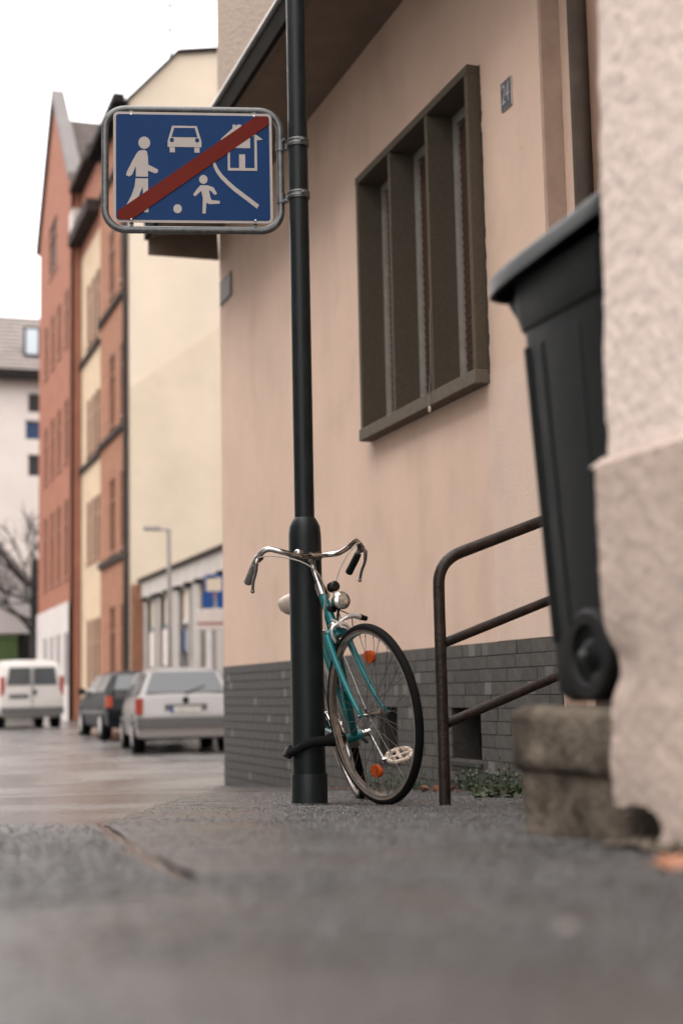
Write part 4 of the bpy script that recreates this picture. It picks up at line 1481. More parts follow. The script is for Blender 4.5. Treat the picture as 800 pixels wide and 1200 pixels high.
def loft(mb, secs, cap0=True, cap1=True):
    n = len(secs[0])
    vs = [p for s in secs for p in s]
    fs = []
    for i in range(len(secs) - 1):
        for k in range(n):
            fs.append((i * n + k, i * n + (k + 1) % n, (i + 1) * n + (k + 1) % n, (i + 1) * n + k))
    if cap0:
        fs.append(tuple(reversed(range(n))))
    if cap1:
        fs.append(tuple((len(secs) - 1) * n + k for k in range(n)))
    mb.add(vs, fs)


ox, oy = -1.57, -2.53


def bsec(t, z, grow=0.0, r=0.05):
    x0, x1 = 1.388 + (1.335 - 1.388) * t, 1.752 + (1.805 - 1.752) * t
    y0, y1 = 2.40 + (2.335 - 2.40) * t, 2.750 + (2.742 - 2.750) * t
    return rr_sec(x0 + ox - grow, x1 + ox + grow, y0 + oy - grow, y1 + oy + grow, z, r)


mb = MB()
loft(mb, [bsec(0, 0.0, -0.02), bsec(0.0, 0.02), bsec(0.2, 0.18), bsec(0.5, 0.42), bsec(0.8, 0.66), bsec(0.97, 0.79)])
body = mb.build("body", M['bin'], wb, smooth=50)
# ribs and hollows down the flank that shows
for (a, wd, dp) in ((2.705, 0.022, 0.005), (2.64, 0.030, 0.002), (2.50, 0.014, 0.002)):
    mb = MB()
    vs = []
    for t, z in ((0.12, 0.12), (0.9, 0.74)):
        x = 1.388 + (1.335 - 1.388) * t + ox
        yy = a + (0.0 * t if a > 2.5 else -0.02 * t) + oy
        for q, e in ((-1.3, 0.002), (-0.6, -dp), (0.6, -dp), (1.3, 0.002)):
            vs.append((x + e, yy + q * wd / 2, z))
    mb.add(vs, [(0, 1, 5, 4), (1, 2, 6, 5), (2, 3, 7, 6), (0, 3, 2, 1), (4, 5, 6, 7)])
    mb.build("rib", M['bin'], body, bevel=0.003)
mb = MB()
loft(mb, [bsec(0.97, 0.775, 0.004), bsec(1.0, 0.80, 0.009), bsec(1.0, 0.86, 0.012), bsec(1.0, 0.885, 0.012)], True, True)
mb.prism([(2.745 + oy, 0.80), (2.80 + oy, 0.855), (2.80 + oy, 0.882), (2.74 + oy, 0.882)], 1.345 + ox, 1.795 + ox, lambda u, v, d: Vector((d, u, v)))
mb.build("rim", M['bin'], wb, smooth=40, bevel=0.004)
# lid: domed top with a deep skirt
mb = MB()
nx_, ny_ = 14, 18
X0, X1, Y0, Y1 = 1.300 + ox, 1.838 + ox, 2.255 + oy, 2.828 + oy
vs, fs = [], []


def lid_pt(i, j, drop=0.0, grow=0.0):
    u, v = i / nx_, j / ny_
    # superellipse corner
    sx, sy = 2 * u - 1, 2 * v - 1
    k = 1.0
    m_ = max(abs(sx), abs(sy))
    if m_ > 0:
        l_ = (abs(sx) ** 12 + abs(sy) ** 12) ** (1 / 12)
        k = m_ / l_
    x = (X0 + X1) / 2 + (X1 - X0) / 2 * sx * k * (1 + grow)
    y = (Y0 + Y1) / 2 + (Y1 - Y0) / 2 * sy * k * (1 + grow)
    tt = (y - Y0) / (Y1 - Y0)
    base = 0.962 - 0.030 * tt - 0.006 * max(0, tt - 0.75) / 0.25
    dome = 0.024 * (1 - abs(sx) ** 4) * (1 - abs(sy) ** 6)
    edge = -0.006 * (m_ ** 16)
    return Vector((x, y, base - 0.012 + dome + edge - drop))


for j in range(ny_ + 1):
    for i in range(nx_ + 1):
        vs.append(lid_pt(i, j))
for j in range(ny_):
    for i in range(nx_):
        a = j * (nx_ + 1) + i
        fs.append((a, a + 1, a + nx_ + 2, a + nx_ + 1))
ringi = [(i, 0) for i in range(nx_)] + [(nx_, j) for j in range(ny_)] + [(i, ny_) for i in range(nx_, 0, -1)] + [(0, j) for j in range(ny_, 0, -1)]
base_i = [j * (nx_ + 1) + i for i, j in ringi]
o1 = len(vs)
vs += [lid_pt(i, j, 0.008, 0.012) for i, j in ringi]
o2 = len(vs)
vs += [lid_pt(i, j, 0.040, 0.016) for i, j in ringi]
o3 = len(vs)
vs += [lid_pt(i, j, 0.040, -0.02) for i, j in ringi]
nr = len(ringi)
for k in range(nr):
    q = (k + 1) % nr
    fs += [(base_i[k], base_i[q], o1 + q, o1 + k), (o1 + k, o1 + q, o2 + q, o2 + k), (o2 + k, o2 + q, o3 + q, o3 + k)]
mb.add(vs, fs)
mb.build("lid", M['binlid'], wb, smooth=45)
mb = MB()
mb.tube([(1.42 + ox, 2.30 + oy, 0.87), (1.42 + ox, 2.25 + oy, 0.88), (1.72 + ox, 2.25 + oy, 0.88), (1.72 + ox, 2.30 + oy, 0.87)], 0.014, 10)
mb.build("handle", M['bin'], wb, smooth=60)
for x in (1.352, 1.748):
    wm = Matrix.Translation((x + ox, 2.488 + oy, 0.089)) @ Matrix.Rotation(PI / 2, 4, 'Y')
    wl = MB().lathe([(0.060, -0.019), (0.081, -0.019), (0.089, -0.012), (0.089, 0.012), (0.081, 0.019), (0.060, 0.019), (0.056, 0.014), (0.056, -0.014), (0.060, -0.019)], 36, wm, caps=False).build("wheel", M['binwheel'], wb, smooth=40)
    hb_ = MB()
    hb_.lathe([(0.056, -0.010), (0.035, -0.006), (0.018, -0.020), (0.0, -0.022)], 28, wm, caps=False)
    hb_.lathe([(0.056, 0.010), (0.035, 0.006), (0.018, 0.020), (0.0, 0.022)], 28, wm, caps=False)
    for k in range(0):
        an = PI * k / 3
        hb_.tube([wm @ Vector((0.012 * math.cos(an), 0.012 * math.sin(an), -0.014)), wm @ Vector((0.055 * math.cos(an), 0.055 * math.sin(an), -0.012))], 0.005, 6)
    hb_.build("hubcap", M['bin'], wl, smooth=40)
    MB().lathe([(0.011, -0.032), (0.011, -0.022), (0.004, -0.033)], 12, wm, caps=False).build("axle_cap", M['galv'], wl, smooth=40)


# ================================================================== WEEDS AND FALLEN LEAVES
def weed(x, y, h, n, label, m1, spread=0.10, leaf=0.022, seed=1, name="weed", group="weeds along the foot of the wall"):
    rg = random.Random(seed)
    z = ground_z(x, y)
    t = thing(name, label, "weed", (x, y, z), group=group)
    sm, lm = MB(), MB()
    for k in range(n):
        a = rg.random() * 2 * PI
        r = spread * math.sqrt(rg.random())
        hh = h * rg.uniform(0.35, 1.0) * (1 - 0.45 * r / spread)
        b = Vector((0.35 * r * math.cos(a), 0.35 * r * math.sin(a), 0))
        e = Vector((r * math.cos(a), r * math.sin(a), hh))
        mid = (b + e) / 2 + Vector((0, 0, hh * 0.2))
        path = bez(b, mid, e, 4)
        sm.tube(path, [0.0018, 0.0016, 0.0014, 0.0012, 0.001], 4)
        for q in range(7):
            p = path[1 + q % 4] + Vector((rg.uniform(-1, 1), rg.uniform(-1, 1), rg.uniform(-0.5, 1))) * 0.008
            d = Vector((rg.uniform(-1, 1), rg.uniform(-1, 1), rg.uniform(-0.2, 0.9))).normalized()
            s = d.cross(Vector((rg.uniform(-0.4, 0.4), rg.uniform(-0.4, 0.4), 1))).normalized()
            up_ = s.cross(d)
            ln = leaf * rg.uniform(0.6, 1.3)
            wd = ln * 0.33
            lm.add([p, p + d * ln * 0.45 + s * wd + up_ * 0.1 * ln, p + d * ln - up_ * 0.12 * ln, p + d * ln * 0.45 - s * wd + up_ * 0.1 * ln], [(0, 1, 2), (0, 2, 3)])
    sm.build("stem", M['stem'], t)
    lm.build("foliage", m1, t, fix=False)
    return t


def wp(px, n):
    return (n, y_on(px, n))


weed(*wp(540, 2.98), 0.14, 14, "small dark green weed at the wall foot left of the right cellar opening", M['leaf'], 0.10, seed=2)
weed(*wp(558, 2.96), 0.19, 18, "bushiest dark green weed growing under the right cellar opening", M['leaf'], 0.15, seed=3)
weed(*wp(580, 2.96), 0.13, 15, "low spreading weed at the wall foot right of the right cellar opening", M['leaf'], 0.14, seed=4)
weed(*wp(598, 2.95), 0.22, 18, "taller weed at the wall foot next to the concrete block", M['leaf'], 0.12, seed=5)
weed(*wp(452, 2.95), 0.18, 14, "sparse weed seen through the spokes under the left cellar opening", M['leaf'], 0.14, seed=6)
weed(*wp(487, 2.98), 0.16, 10, "thin weed at the wall foot beside the bicycle tyre", M['leaf'], 0.08, seed=7)
weed(*wp(574, 2.48), 0.04, 7, "flat pale leaved weed on the pavement by the first step", M['leafpale'], 0.13, leaf=0.032, seed=8)
weed(*wp(600, 2.52), 0.06, 7, "pale green low weed on the pavement behind the concrete block", M['leafpale'], 0.15, leaf=0.030, seed=9)


def fallen_leaf(x, y, ln, ang, label, m1, curl=0.25, cup=0.2, seed=0, roll=0.0):
    rg = random.Random(seed)
    z = ground_z(x, y) + 0.006
    mb = MB()
    vs, fs = [], []
    nU, nV = 10, 6
    for i in range(nU + 1):
        u = i / nU
        wd = ln * 0.32 * math.sin(PI * u) ** 0.7 * (1 + 0.12 * rg.uniform(-1, 1))
        for j in range(nV + 1):
            v = -1 + 2 * j / nV
            vs.append(((u - 0.5) * ln, v * wd, curl * ln * (2 * u - 1) ** 2 * 0.5 + cup * wd * abs(v) + 0.004 * nz((u * 3, v * 2, seed))))
    for i in range(nU):
        for j in range(nV):
            a = i * (nV + 1) + j
            fs.append((a, a + 1, a + nV + 2, a + nV + 1))
    mb.add(vs, fs)
    mb.tube([(-0.5 * ln, 0, curl * ln * 0.5), (-0.72 * ln, 0.03 * ln, curl * ln * 0.25)], ln * 0.012, 5)
    o = mb.build("fallen_leaf", m1, None, smooth=60)
    o.location = (x, y, z)
    o.rotation_euler = (roll, 0, ang)
    o.modifiers.new("thickness", 'SOLIDIFY').thickness = 0.0012
    return tag(o, label, "leaf", "dead leaves on the ground")


q = cam2w(0.425, 1.94)
fallen_leaf(q.x, q.y, 0.062, R(-12), "curled orange brown dead leaf lying below the chipped base wall", M['deadleaf'], 0.35, 0.6, seed=3, roll=R(25))
q = cam2w(0.186, 1.29)
fallen_leaf(q.x, q.y, 0.020, R(30), "tiny pale dead leaf lying on the bare asphalt nearest the camera", M['palefleck'], 0.2, 0.3, seed=5)
q = wp(507, 2.86)
for k, (dx, dy, an) in enumerate(((0, 0, 0.4), (0.03, -0.09, 2.0), (-0.03, 0.10, 1.1))):
    fallen_leaf(q[0] + dx, q[1] + dy, 0.085, an, ["brown dry leaf standing on edge left of the handrail post at the wall foot", "brown dry leaf lying flat right behind the handrail post", "brown dry leaf lying farthest left by the bicycle tyre at the wall foot"][k], M['deadleaf'], 0.8, 0.6, seed=11 + k, roll=R(50 if k == 0 else 15))
# scattered litter of crumbs and dry bits along the wall foot
mb = MB()
rg = random.Random(12)
for k in range(420):
    y = rg.uniform(6.3, 10.5)
    x = 3.09 - abs(rg.gauss(0, 0.12))
    r = rg.uniform(0.003, 0.012)
    z = ground_z(x, y) + 0.005
    a = rg.random() * 6.28
    c, s_ = math.cos(a) * r, math.sin(a) * r
    mb.add([(x - c, y - s_, z), (x + s_ * 0.5, y - c * 0.5, z + r * 0.3), (x + c, y + s_, z), (x - s_ * 0.5, y + c * 0.5, z + r * 0.5)], [(0, 1, 2), (0, 2, 3)])
mb.build("leaf_litter", M['deadleaf'], kind="stuff", fix=False)


# ================================================================== THE FAR STREET
GB = ground_z(7.5, 45) - 0.3


def house_front(name, label, n, y0, y1, top, wallm, holes, win_m, depth=0.16, base=None, sidem=None, body=8.0, z0=None, body_y0=None):
    """facade facing the street (-x) with openings; every opening gets a window with a pane"""
    t = thing(name, label, "house", (n, y0, GB))
    fn = lambda u, v, d: Vector((d, u - y0, v - GB))
    mb = MB()
    wall_holes(mb, fn, y0, y1, GB, top, holes, depth)
    mb.build("wall", wallm, t, fix=False)
    mb = MB()
    mb.box(depth + 0.06, body, 0.004, y1 - y0 - 0.004, 0, top - GB - 0.01)
    mb.build("side_wall", sidem or wallm, t)
    for h in holes:
        a, b, c, d = h[0] - y0, h[1] - y0, h[2] - GB, h[3] - GB
        fr = 0.06
        mb = MB()
        for (p, q, r_, s_) in ((a, a + fr, c, d), (b - fr, b, c, d), (a + fr, b - fr, c, c + fr), (a + fr, b - fr, d - fr, d), ((a + b) / 2 - 0.03, (a + b) / 2 + 0.03, c + fr, d - fr), (a + fr, (a + b) / 2 - 0.03, c + (d - c) * 0.68, c + (d - c) * 0.68 + 0.05), ((a + b) / 2 + 0.03, b - fr, c + (d - c) * 0.68, c + (d - c) * 0.68 + 0.05)):
            mb.box(max(0.006, depth - 0.06), depth + 0.01, p, q, r_, s_)
        mb.box(-0.05, max(0.004, depth - 0.061), a - 0.04, b + 0.04, c - 0.08, c - 0.001)
        wo = mb.build("window", win_m, t)
        MB().box(depth + 0.012, depth + 0.03, a, b, c, d).build("pane", M['wingrey'], wo)
    return t


def cols(pxs, n, wd, py=480):
    return [(y_on(p, n, py) - wd / 2, y_on(p, n, py) + wd / 2) for p in pxs]


# unseen houses added across the street on the left to darken the canyon
OPX = -5.6
for k, (oa, ob, oh, om, lab) in enumerate(((0.5, 11.5, 12.5, 'greyfront', "plain grey four-storey house added unseen across the street from the pink house"),
                                           (11.6, 25.0, 11.5, 'greydark', "dark grey four-storey house added unseen across the street past the plain grey one"))):
    og = ground_z(OPX, (oa + ob) / 2) - 0.4
    t = thing("added_house", lab, "house", (OPX, oa, og), group="unseen added houses across the street")
    oholes = []
    for st_ in range(4):
        for c_ in range(5):
            ya = oa + (ob - oa) * (c_ + 0.5) / 5
            oholes.append((ya - 0.55, ya + 0.55, og + 1.5 + st_ * 2.9, og + 3.2 + st_ * 2.9))
    mb = MB()
    wall_holes(mb, lambda u, v, d: Vector((-d, u - oa, v - og)), oa, ob, og, og + oh, oholes, 0.15)
    mb.build("wall", M[om], t, fix=False)
    MB().box(-9, -0.2, 0.005, ob - oa - 0.005, 0, oh - 0.01).build("side_wall", M[om], t)
    MB().prism([(0.5, oh), (-4.5, oh + 4.0), (-9.4, oh), ], 0, ob - oa, lambda u, v, d: Vector((u, d, v))).build("roof", M['rooftile'], t)
    for h in oholes:
        a, b, c, d = h[0] - oa, h[1] - oa, h[2] - og, h[3] - og
        mb = MB()
        for (p, q, r_, s_) in ((a, a + 0.06, c, d), (b - 0.06, b, c, d), (a + 0.06, b - 0.06, c, c + 0.06), (a + 0.06, b - 0.06, d - 0.06, d), ((a + b) / 2 - 0.03, (a + b) / 2 + 0.03, c + 0.06, d - 0.06)):
            mb.box(-0.14, -0.08, p, q, r_, s_)
        wo = mb.build("window", M['whitewall'], t)
        MB().box(-0.17, -0.15, a, b, c, d).build("pane", M['wingrey'], wo)

# red brick house with the big cream side wall
By0, By1 = 40.9, 45.75
rows = [(CZ + 4.3, CZ + 6.6), (CZ + 8.2, CZ + 10.45), (CZ + 12.3, CZ + 14.4)]
hl = [(a, b, c, d) for (a, b) in cols((144.5, 131.5), 7.5, 1.0) for (c, d) in rows + [(CZ + 0.2, CZ + 2.7)]]
brick = house_front("brick_house", "narrow red brick house with dark string courses and a big cream side wall", 7.5, By0, By1, CZ + 17.4, M['redbrick'], hl, M['brownwin'], depth=0.07)
mb = MB()
for z in (CZ + 3.95, CZ + 7.75, CZ + 11.75, CZ + 15.9):
    mb = MB()
    mb.box(-0.10, -0.002, 0, By1 - By0, z - GB, z - GB + 0.19)
    mb.build("string_course", M['course'], brick)
mb = MB()
mb.prism([(0.0, GB), (0.0, CZ + 17.38), (0.17, CZ + 17.56), (1.45, CZ + 18.98), (2.6, CZ + 19.2), (6.2, CZ + 19.25), (8.0, CZ + 17.4), (8.0, GB)], -0.30, -0.001, lambda u, v, d: Vector((u, d, v - GB)))
mb.build("cream_gable_wall", M['cream_wall'], brick)
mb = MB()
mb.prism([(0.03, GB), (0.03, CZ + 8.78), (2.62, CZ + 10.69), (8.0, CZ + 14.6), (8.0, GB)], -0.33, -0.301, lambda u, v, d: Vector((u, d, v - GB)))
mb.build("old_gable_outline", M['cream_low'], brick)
mb = MB()
for (u0, v0, u1, v1) in ((-0.12, 17.24, 1.45, 18.98), (1.45, 18.98, 2.6, 19.2), (2.6, 19.2, 6.2, 19.25)):
    mb.prism([(u0, CZ + v0 + 0.01), (u1, CZ + v1 + 0.01), (u1, CZ + v1 + 0.13), (u0, CZ + v0 + 0.13)], -0.42, By1 - By0, lambda u, v, d: Vector((u, d, v - GB)))
mb.build("roof", M['darkroof'], brick)
mb = MB()
mb.tube([(-0.10, -0.12, 0.3), (-0.10, -0.12, CZ + 17.1 - GB)], 0.085, 10)
mb.build("downpipe", M['course'], brick, smooth=50)
mb = MB()
mb.box(0.0, 0.36, -0.36, -0.305, 0.0, CZ + 3.1 - GB)
mb.build("brick_pier", M['redbrick'], brick)
mb = MB()
mb.box(-0.45, -0.1, -0.2, By1 - By0, CZ + 17.36 - GB, CZ + 17.62 - GB)
mb.build("gutter", M['darkroof'], brick)
o = thing("tv_antenna", "thin grey roof aerial above the cream side wall", "antenna", (7.5 + 1.35, 41.1, CZ + 18.9))
MB().tube([(0, 0, 0), (0, 0, 2.1)], 0.05, 6).build("mast", M['lamppost'], o)
for z, wd in ((1.05, 0.75), (1.85, 0.45)):
    mb = MB()
    mb.tube([(-wd, 0.1, z), (wd, -0.1, z)], 0.036, 5)
    for k in range(5):
        mb.tube([(-wd + 2 * wd * k / 4, -0.25, z + 0.01), (-wd + 2 * wd * k / 4, 0.25, z + 0.01)], 0.008, 4)
    mb.build("aerial", M['lamppost'], o)

# yellow house
Yy0, Yy1 = 45.76, 49.75
rows = [(CZ + 4.4, CZ + 6.45), (CZ + 8.0, CZ + 9.9), (CZ + 11.75, CZ + 13.9)]
hl = [(a, b, c, d) for (a, b) in cols((115.2, 110.0, 104.4), 7.5, 0.72) for (c, d) in rows + [(CZ + 0.0, CZ + 2.5)]]
yel = house_front("yellow_house", "narrow yellow house with brown windows between the brick and the orange houses", 7.5, Yy0, Yy1, CZ + 15.2, M['yellowface'], hl, M['brownwin'], body=9, depth=0.04)
for z in (CZ + 7.6, CZ + 11.3):
    MB().box(-0.10, -0.002, 0, Yy1 - Yy0, z - GB, z - GB + 0.18).build("string_course", M['course'], yel)
MB().box(0.0, 0.3, 0.002, Yy1 - Yy0 - 0.002, CZ + 15.2 - GB, CZ + 17.6 - GB).build("attic_wall", M['orange'], yel)
MB().box(-0.45, -0.002, 0.0, Yy1 - Yy0 + 0.25, CZ + 15.72 - GB, CZ + 16.12 - GB).build("cornice", M['course'], yel)
MB().box(-0.40, -0.10, Yy1 - Yy0 - 0.6, Yy1 - Yy0 + 0.3, CZ + 16.16 - GB, CZ + 16.9 - GB).build("bay_cap", M['whitewall'], yel)
MB().box(-0.42, 0.25, 0, Yy1 - Yy0 + 0.2, CZ + 17.7 - GB, CZ + 17.94 - GB).build("gutter", M['course'], yel)
mb = MB()
mb.prism([(-0.2, CZ + 18.0), (3.6, CZ + 20.9), (7.5, CZ + 18.0)], 0, Yy1 - Yy0 + 7, lambda u, v, d: Vector((u, d, v - GB)))
rf = mb.build("roof", M['rooftile'], yel)
for k in range(16):
    u = 0.1 + k * 0.22
    v = CZ + 18.0 + (u + 0.2) * 2.9 / 3.8
    MB().box(u - 0.02, u + 0.05, 0, Yy1 - Yy0 + 7, v - GB - 0.02, v - GB + 0.05).build("tile_row", M['rooftile'], rf)

# orange brick house with a street gable
On, Oy0, Oy1 = 7.13, 49.8, 58.6
rows = [(CZ + 4.1, CZ + 6.9), (CZ + 8.2, CZ + 10.45), (CZ + 12.4, CZ + 14.45)]
hl = [(a, b, c, d) for (a, b) in cols((78.3, 69.5, 62.0, 54.5), On, 0.95) for (c, d) in rows]
hl += [(y_on(67, On, 280), y_on(58, On, 280), CZ + 16.1, CZ + 18.2)]
ora = house_front("orange_house", "tall orange brick house with steep street gable and white ground floor", On, Oy0, Oy1, CZ + 18.3, M['orange'], hl, M['brownwin'], depth=0.06)
mb = MB()
fn = lambda u, v, d: Vector((d, u - Oy0, v - GB))
mb.prism([(Oy0, CZ + 18.301), (Oy1, CZ + 18.301), ((Oy0 + Oy1) / 2, CZ + 22.9)], 0.0, 0.34, fn)
mb.build("gable", M['orange'], ora)
ym = (Oy0 + Oy1) / 2
mb = MB()
mb.prism([(Oy0 - 0.25, CZ + 18.05), (Oy0 - 0.25, CZ + 18.35), (ym, CZ + 23.3), (ym, CZ + 22.95)], -0.14, 0.36, fn)
mb.build("gable_roof", M['palemetal'], ora)
mb = MB()
mb.prism([(Oy1 + 0.25, CZ + 18.05), (Oy1 + 0.25, CZ + 18.35), (ym + 0.002, CZ + 23.3), (ym + 0.002, CZ + 22.95)], -0.14, 0.36, fn)
mb.build("verge", M['darkroof'], ora)
mb = MB()
mb.prism([(Oy0 + 0.3, CZ + 18.0), (Oy0 + 4.1, CZ + 22.0), (Oy1, CZ + 18.0)], 0.36, 8.0, fn)
mro = mb.build("main_roof", M['rooftile'], ora)
for k in range(14):
    t = (k + 0.5) / 14
    MB().box(0.37, 7.98, 0.3 + 3.8 * t - 0.10, 0.3 + 3.8 * t + 0.05, CZ + 18.0 + 4.0 * t - 0.05 - GB, CZ + 18.0 + 4.0 * t + 0.06 - GB).build("tile_row", M['rooftile'], mro)
ghl = [(a, b, CZ + 0.4, CZ + 2.2) for (a, b) in cols((78.3, 69.5, 62.0, 54.5), On - 0.06, 0.85)]
mb = MB()
wall_holes(mb, lambda u, v, d: Vector((d - 0.06, u - Oy0, v - GB)), Oy0, Oy1, GB, CZ + 3.25, ghl, 0.05)
mb.build("white_ground_floor", M['whitewall'], ora, fix=False)
for h in ghl:
    wo = MB().box(-0.035, -0.003, h[0] - Oy0, h[1] - Oy0, h[2] - GB, h[3] - GB).build("ground_window", M['wingrey'], ora)
    MB().box(-0.055, -0.036, (h[0] + h[1]) / 2 - 0.04 - Oy0, (h[0] + h[1]) / 2 + 0.04 - Oy0, h[2] - GB, h[3] - GB).build("mullion", M['whitewall'], wo)

# low shop building in front of the cream side wall
Sn, Sy0, Sy1 = 7.85, 23.0, 40.55
shop = thing("shop_building", "low grey stone shop row with pilasters and teal framed windows", "shop", (Sn, Sy0, GB))
sfn = lambda u, v, d: Vector((d, u - Sy0, v - GB))
ops = []
pxs = [(173, 183), (188.5, 199), (211, 223.5), (236, 249.5), (263, 278), (293, 310)]
for a, b in pxs:
    ops.append((y_on(b, Sn, 740), y_on(a, Sn, 740)))
mb = MB()
wall_holes(mb, sfn, Sy0, Sy1, GB, CZ + 3.18, [(a, b, CZ - 0.75, CZ + 2.62) for a, b in ops], 0.20)
mb.build("wall", M['pier'], shop, fix=False)
MB().box(0.3, 5, 0.01, Sy1 - Sy0 - 0.004, 0, CZ + 3.15 - GB).build("side_wall", M['pier'], shop)
MB().box(-0.16, 5, -0.05, Sy1 - Sy0, CZ + 3.181 - GB, CZ + 3.26 - GB).build("cornice", M['course'], shop)
MB().box(-0.06, -0.002, 0, Sy1 - Sy0, CZ + 2.70 - GB, CZ + 3.17 - GB).build("frieze", M['palepier'], shop)
for i, (a, b) in enumerate(ops):
    for yy in (a, b):
        MB().box(-0.05, -0.002, yy - Sy0 - 0.09, yy - Sy0 + 0.09, 0, CZ + 2.60 - GB).build("pilaster", M['pier'], shop, bevel=0.01)
        MB().box(-0.15, -0.002, yy - Sy0 - 0.14, yy - Sy0 + 0.14, CZ + 2.602 - GB, CZ + 2.698 - GB).build("capital", M['darkroof'], shop)
    mb = MB()
    for (p, q, r_, s_) in ((a, a + 0.08, CZ - 0.75, CZ + 2.62), (b - 0.08, b, CZ - 0.75, CZ + 2.62), (a + 0.08, b - 0.08, CZ + 1.75, CZ + 1.85), (a + 0.08, b - 0.08, CZ + 0.45, CZ + 0.53)):
        mb.box(0.05, 0.09, p - Sy0, q - Sy0, r_ - GB, s_ - GB)
    wo = mb.build("shop_window", M['shopframe'] if i < 2 else M['whitewall'], shop)
    MB().box(0.095, 0.11, a - Sy0, b - Sy0, CZ - 0.75 - GB, CZ + 1.75 - GB).build("pane", M['wingrey'] if i in (0, 1, 2) else M['whitewall'], wo)
    MB().box(0.095, 0.11, a - Sy0, b - Sy0, CZ + 1.751 - GB, CZ + 2.62 - GB).build("transom_pane", M['cream_wall'], wo)
    if i < 2:
        MB().box(0.030, 0.049, a + 0.12 - Sy0, b - 0.12 - Sy0, CZ + 0.75 - GB, CZ + 1.72 - GB).build("poster", M['poster'], wo)
    if i == 2:
        MB().box(0.030, 0.049, a + 0.10 - Sy0, b - 0.10 - Sy0, CZ + 1.05 - GB, CZ + 1.6 - GB).build("poster", M['winblue'], wo)

# street lamp in front of the shops
ly = 31.8
lx = 6.74
lg = ground_z(lx, ly)
lmp = thing("street_lamp", "slim grey street lamp with short arm in front of the cream side wall", "street lamp", (lx, ly, lg))
MB().tube([(0, 0, 0), (0, 0, CZ + 3.68 - lg)], [0.06, 0.045], 12).build("pole", M['lamppost'], lmp, smooth=50)
MB().tube([(0.03, 0, CZ + 3.66 - lg), (-0.32, -0.03, CZ + 3.69 - lg)], 0.028, 8).build("arm", M['lamppost'], lmp, smooth=50)
MB().box(-0.58, -0.20, -0.09, 0.05, CZ + 3.64 - lg, CZ + 3.74 - lg).build("lamp_head", M['lamppost'], lmp, bevel=0.02)

# blurred blue and white signs by the shop, half behind the corner of the pink house
sy = 29.0
sx_ = 7.08
sg = ground_z(sx_, sy)
bs = thing("blue_sign", "blue and white sign over a pale striped board by the house corner", "sign", (sx_, sy, sg), (0, 0, -R(12)))
k_ = 1700 / 28.4
z_ = lambda py: sight(250, py).z * sy / sight(250, py).y + CZ - sg
MB().tube([(0, 0.03, 0), (0, 0.03, z_(674))], 0.025, 8).build("pole", M['lamppost'], bs, smooth=50)
mb = MB()
mb.tube([(u, 0.0, v + z_(685)) for u, v in rrect(0.36, 0.34, 0.05, 5)], 0.022, 8, closed=True)
mb.build("blue_frame", M['blueplain'], bs, smooth=50)
MB().box(-0.155, 0.155, -0.008, 0.008, z_(692), z_(678)).build("cream_panel", M['cream_wall'], bs)
mb = MB()
mb.prism(rrect(0.22, 0.36, 0.09, 6), -0.012, 0.006, lambda u, v, d: Vector((u - 0.13, d, v + z_(703))))
mb.build("blue_panel", M['blueplain'], bs)
mb = MB()
mb.prism(rrect(0.22, 0.36, 0.09, 6), -0.012, 0.006, lambda u, v, d: Vector((u + 0.15, d, v + z_(703))))
mb.build("blue_panel", M['blueplain'], bs)
mb = MB()
mb.prism([(-0.05, 0.10), (0.07, 0.10), (0.01, -0.06)], -0.014, 0.004, lambda u, v, d: Vector((u, d, v + z_(699))))
mb.build("red_mark", M['redplain'], bs)
MB().box(-0.36, 0.40, -0.02, 0.02, z_(738), z_(714)).build("barrier_board", M['poster'], bs, bevel=0.01)
MB().box(-0.36, 0.40, -0.026, -0.021, z_(732), z_(729)).build("barrier_stripe", M['redplain'], bs)

# pale apartment block closing the street
Ay = 72.0
AX0, AX1 = -9.0, 15.0
apt = thing("apartment_block", "pale apartment block with grey roof and skylight at the end of the street", "building", (AX0, Ay, GB))
kA = 1700 / 70.5
za = lambda py: sight(25, py).z * Ay / sight(25, py).y + CZ - GB
afn = lambda u, v, d: Vector((u - AX0, d, v))
awin = []
for px0, px1, y0, y1, m_ in ((33, 50, 460, 483, 'wingrey'), (30, 48, 492, 515, 'winblue'), (33, 50, 532, 558, 'wingrey'), (-40, -22, 460, 483, 'wingrey'), (-40, -22, 532, 558, 'wingrey'), (-90, -72, 460, 483, 'wingrey'), (60, 76, 460, 483, 'wingrey'), (60, 76, 532, 558, 'wingrey')):
    awin.append((x_on(px0, Ay, y0), x_on(px1, Ay, y0), za(y1), za(y0), m_))
mb = MB()
wall_holes(mb, afn, AX0, AX1, 0, za(437), [w_[:4] for w_ in awin], 0.15)
mb.build("wall", M['palewall'], apt, fix=False)
MB().box(0.01, AX1 - AX0 - 0.01, 0.2, 9, 0, za(438)).build("side_wall", M['palewall'], apt)
for (a, b, c, d, m_) in awin:
    mb = MB()
    for (p, q, r_, s_) in ((a, a + 0.05, c, d), (b - 0.05, b, c, d), (a + 0.05, b - 0.05, c, c + 0.05), (a + 0.05, b - 0.05, d - 0.05, d)):
        mb.box(p - AX0, q - AX0, 0.08, 0.14, r_, s_)
    wo = mb.build("window", M['whitewall'], apt)
    MB().box(a - AX0, b - AX0, 0.141, 0.16, c, d).build("pane", M[m_], wo)
mb = MB()
mb.prism([(-0.6, za(440)), (4.5, za(345)), (10, za(440))], -0.3, AX1 - AX0 + 0.3, lambda u, v, d: Vector((d, u, v)))
rf = mb.build("roof", M['rooftile'], apt)
MB().box(-0.4, AX1 - AX0 + 0.4, -0.75, -0.45, za(447), za(436)).build("gutter", M['darkroof'], rf)
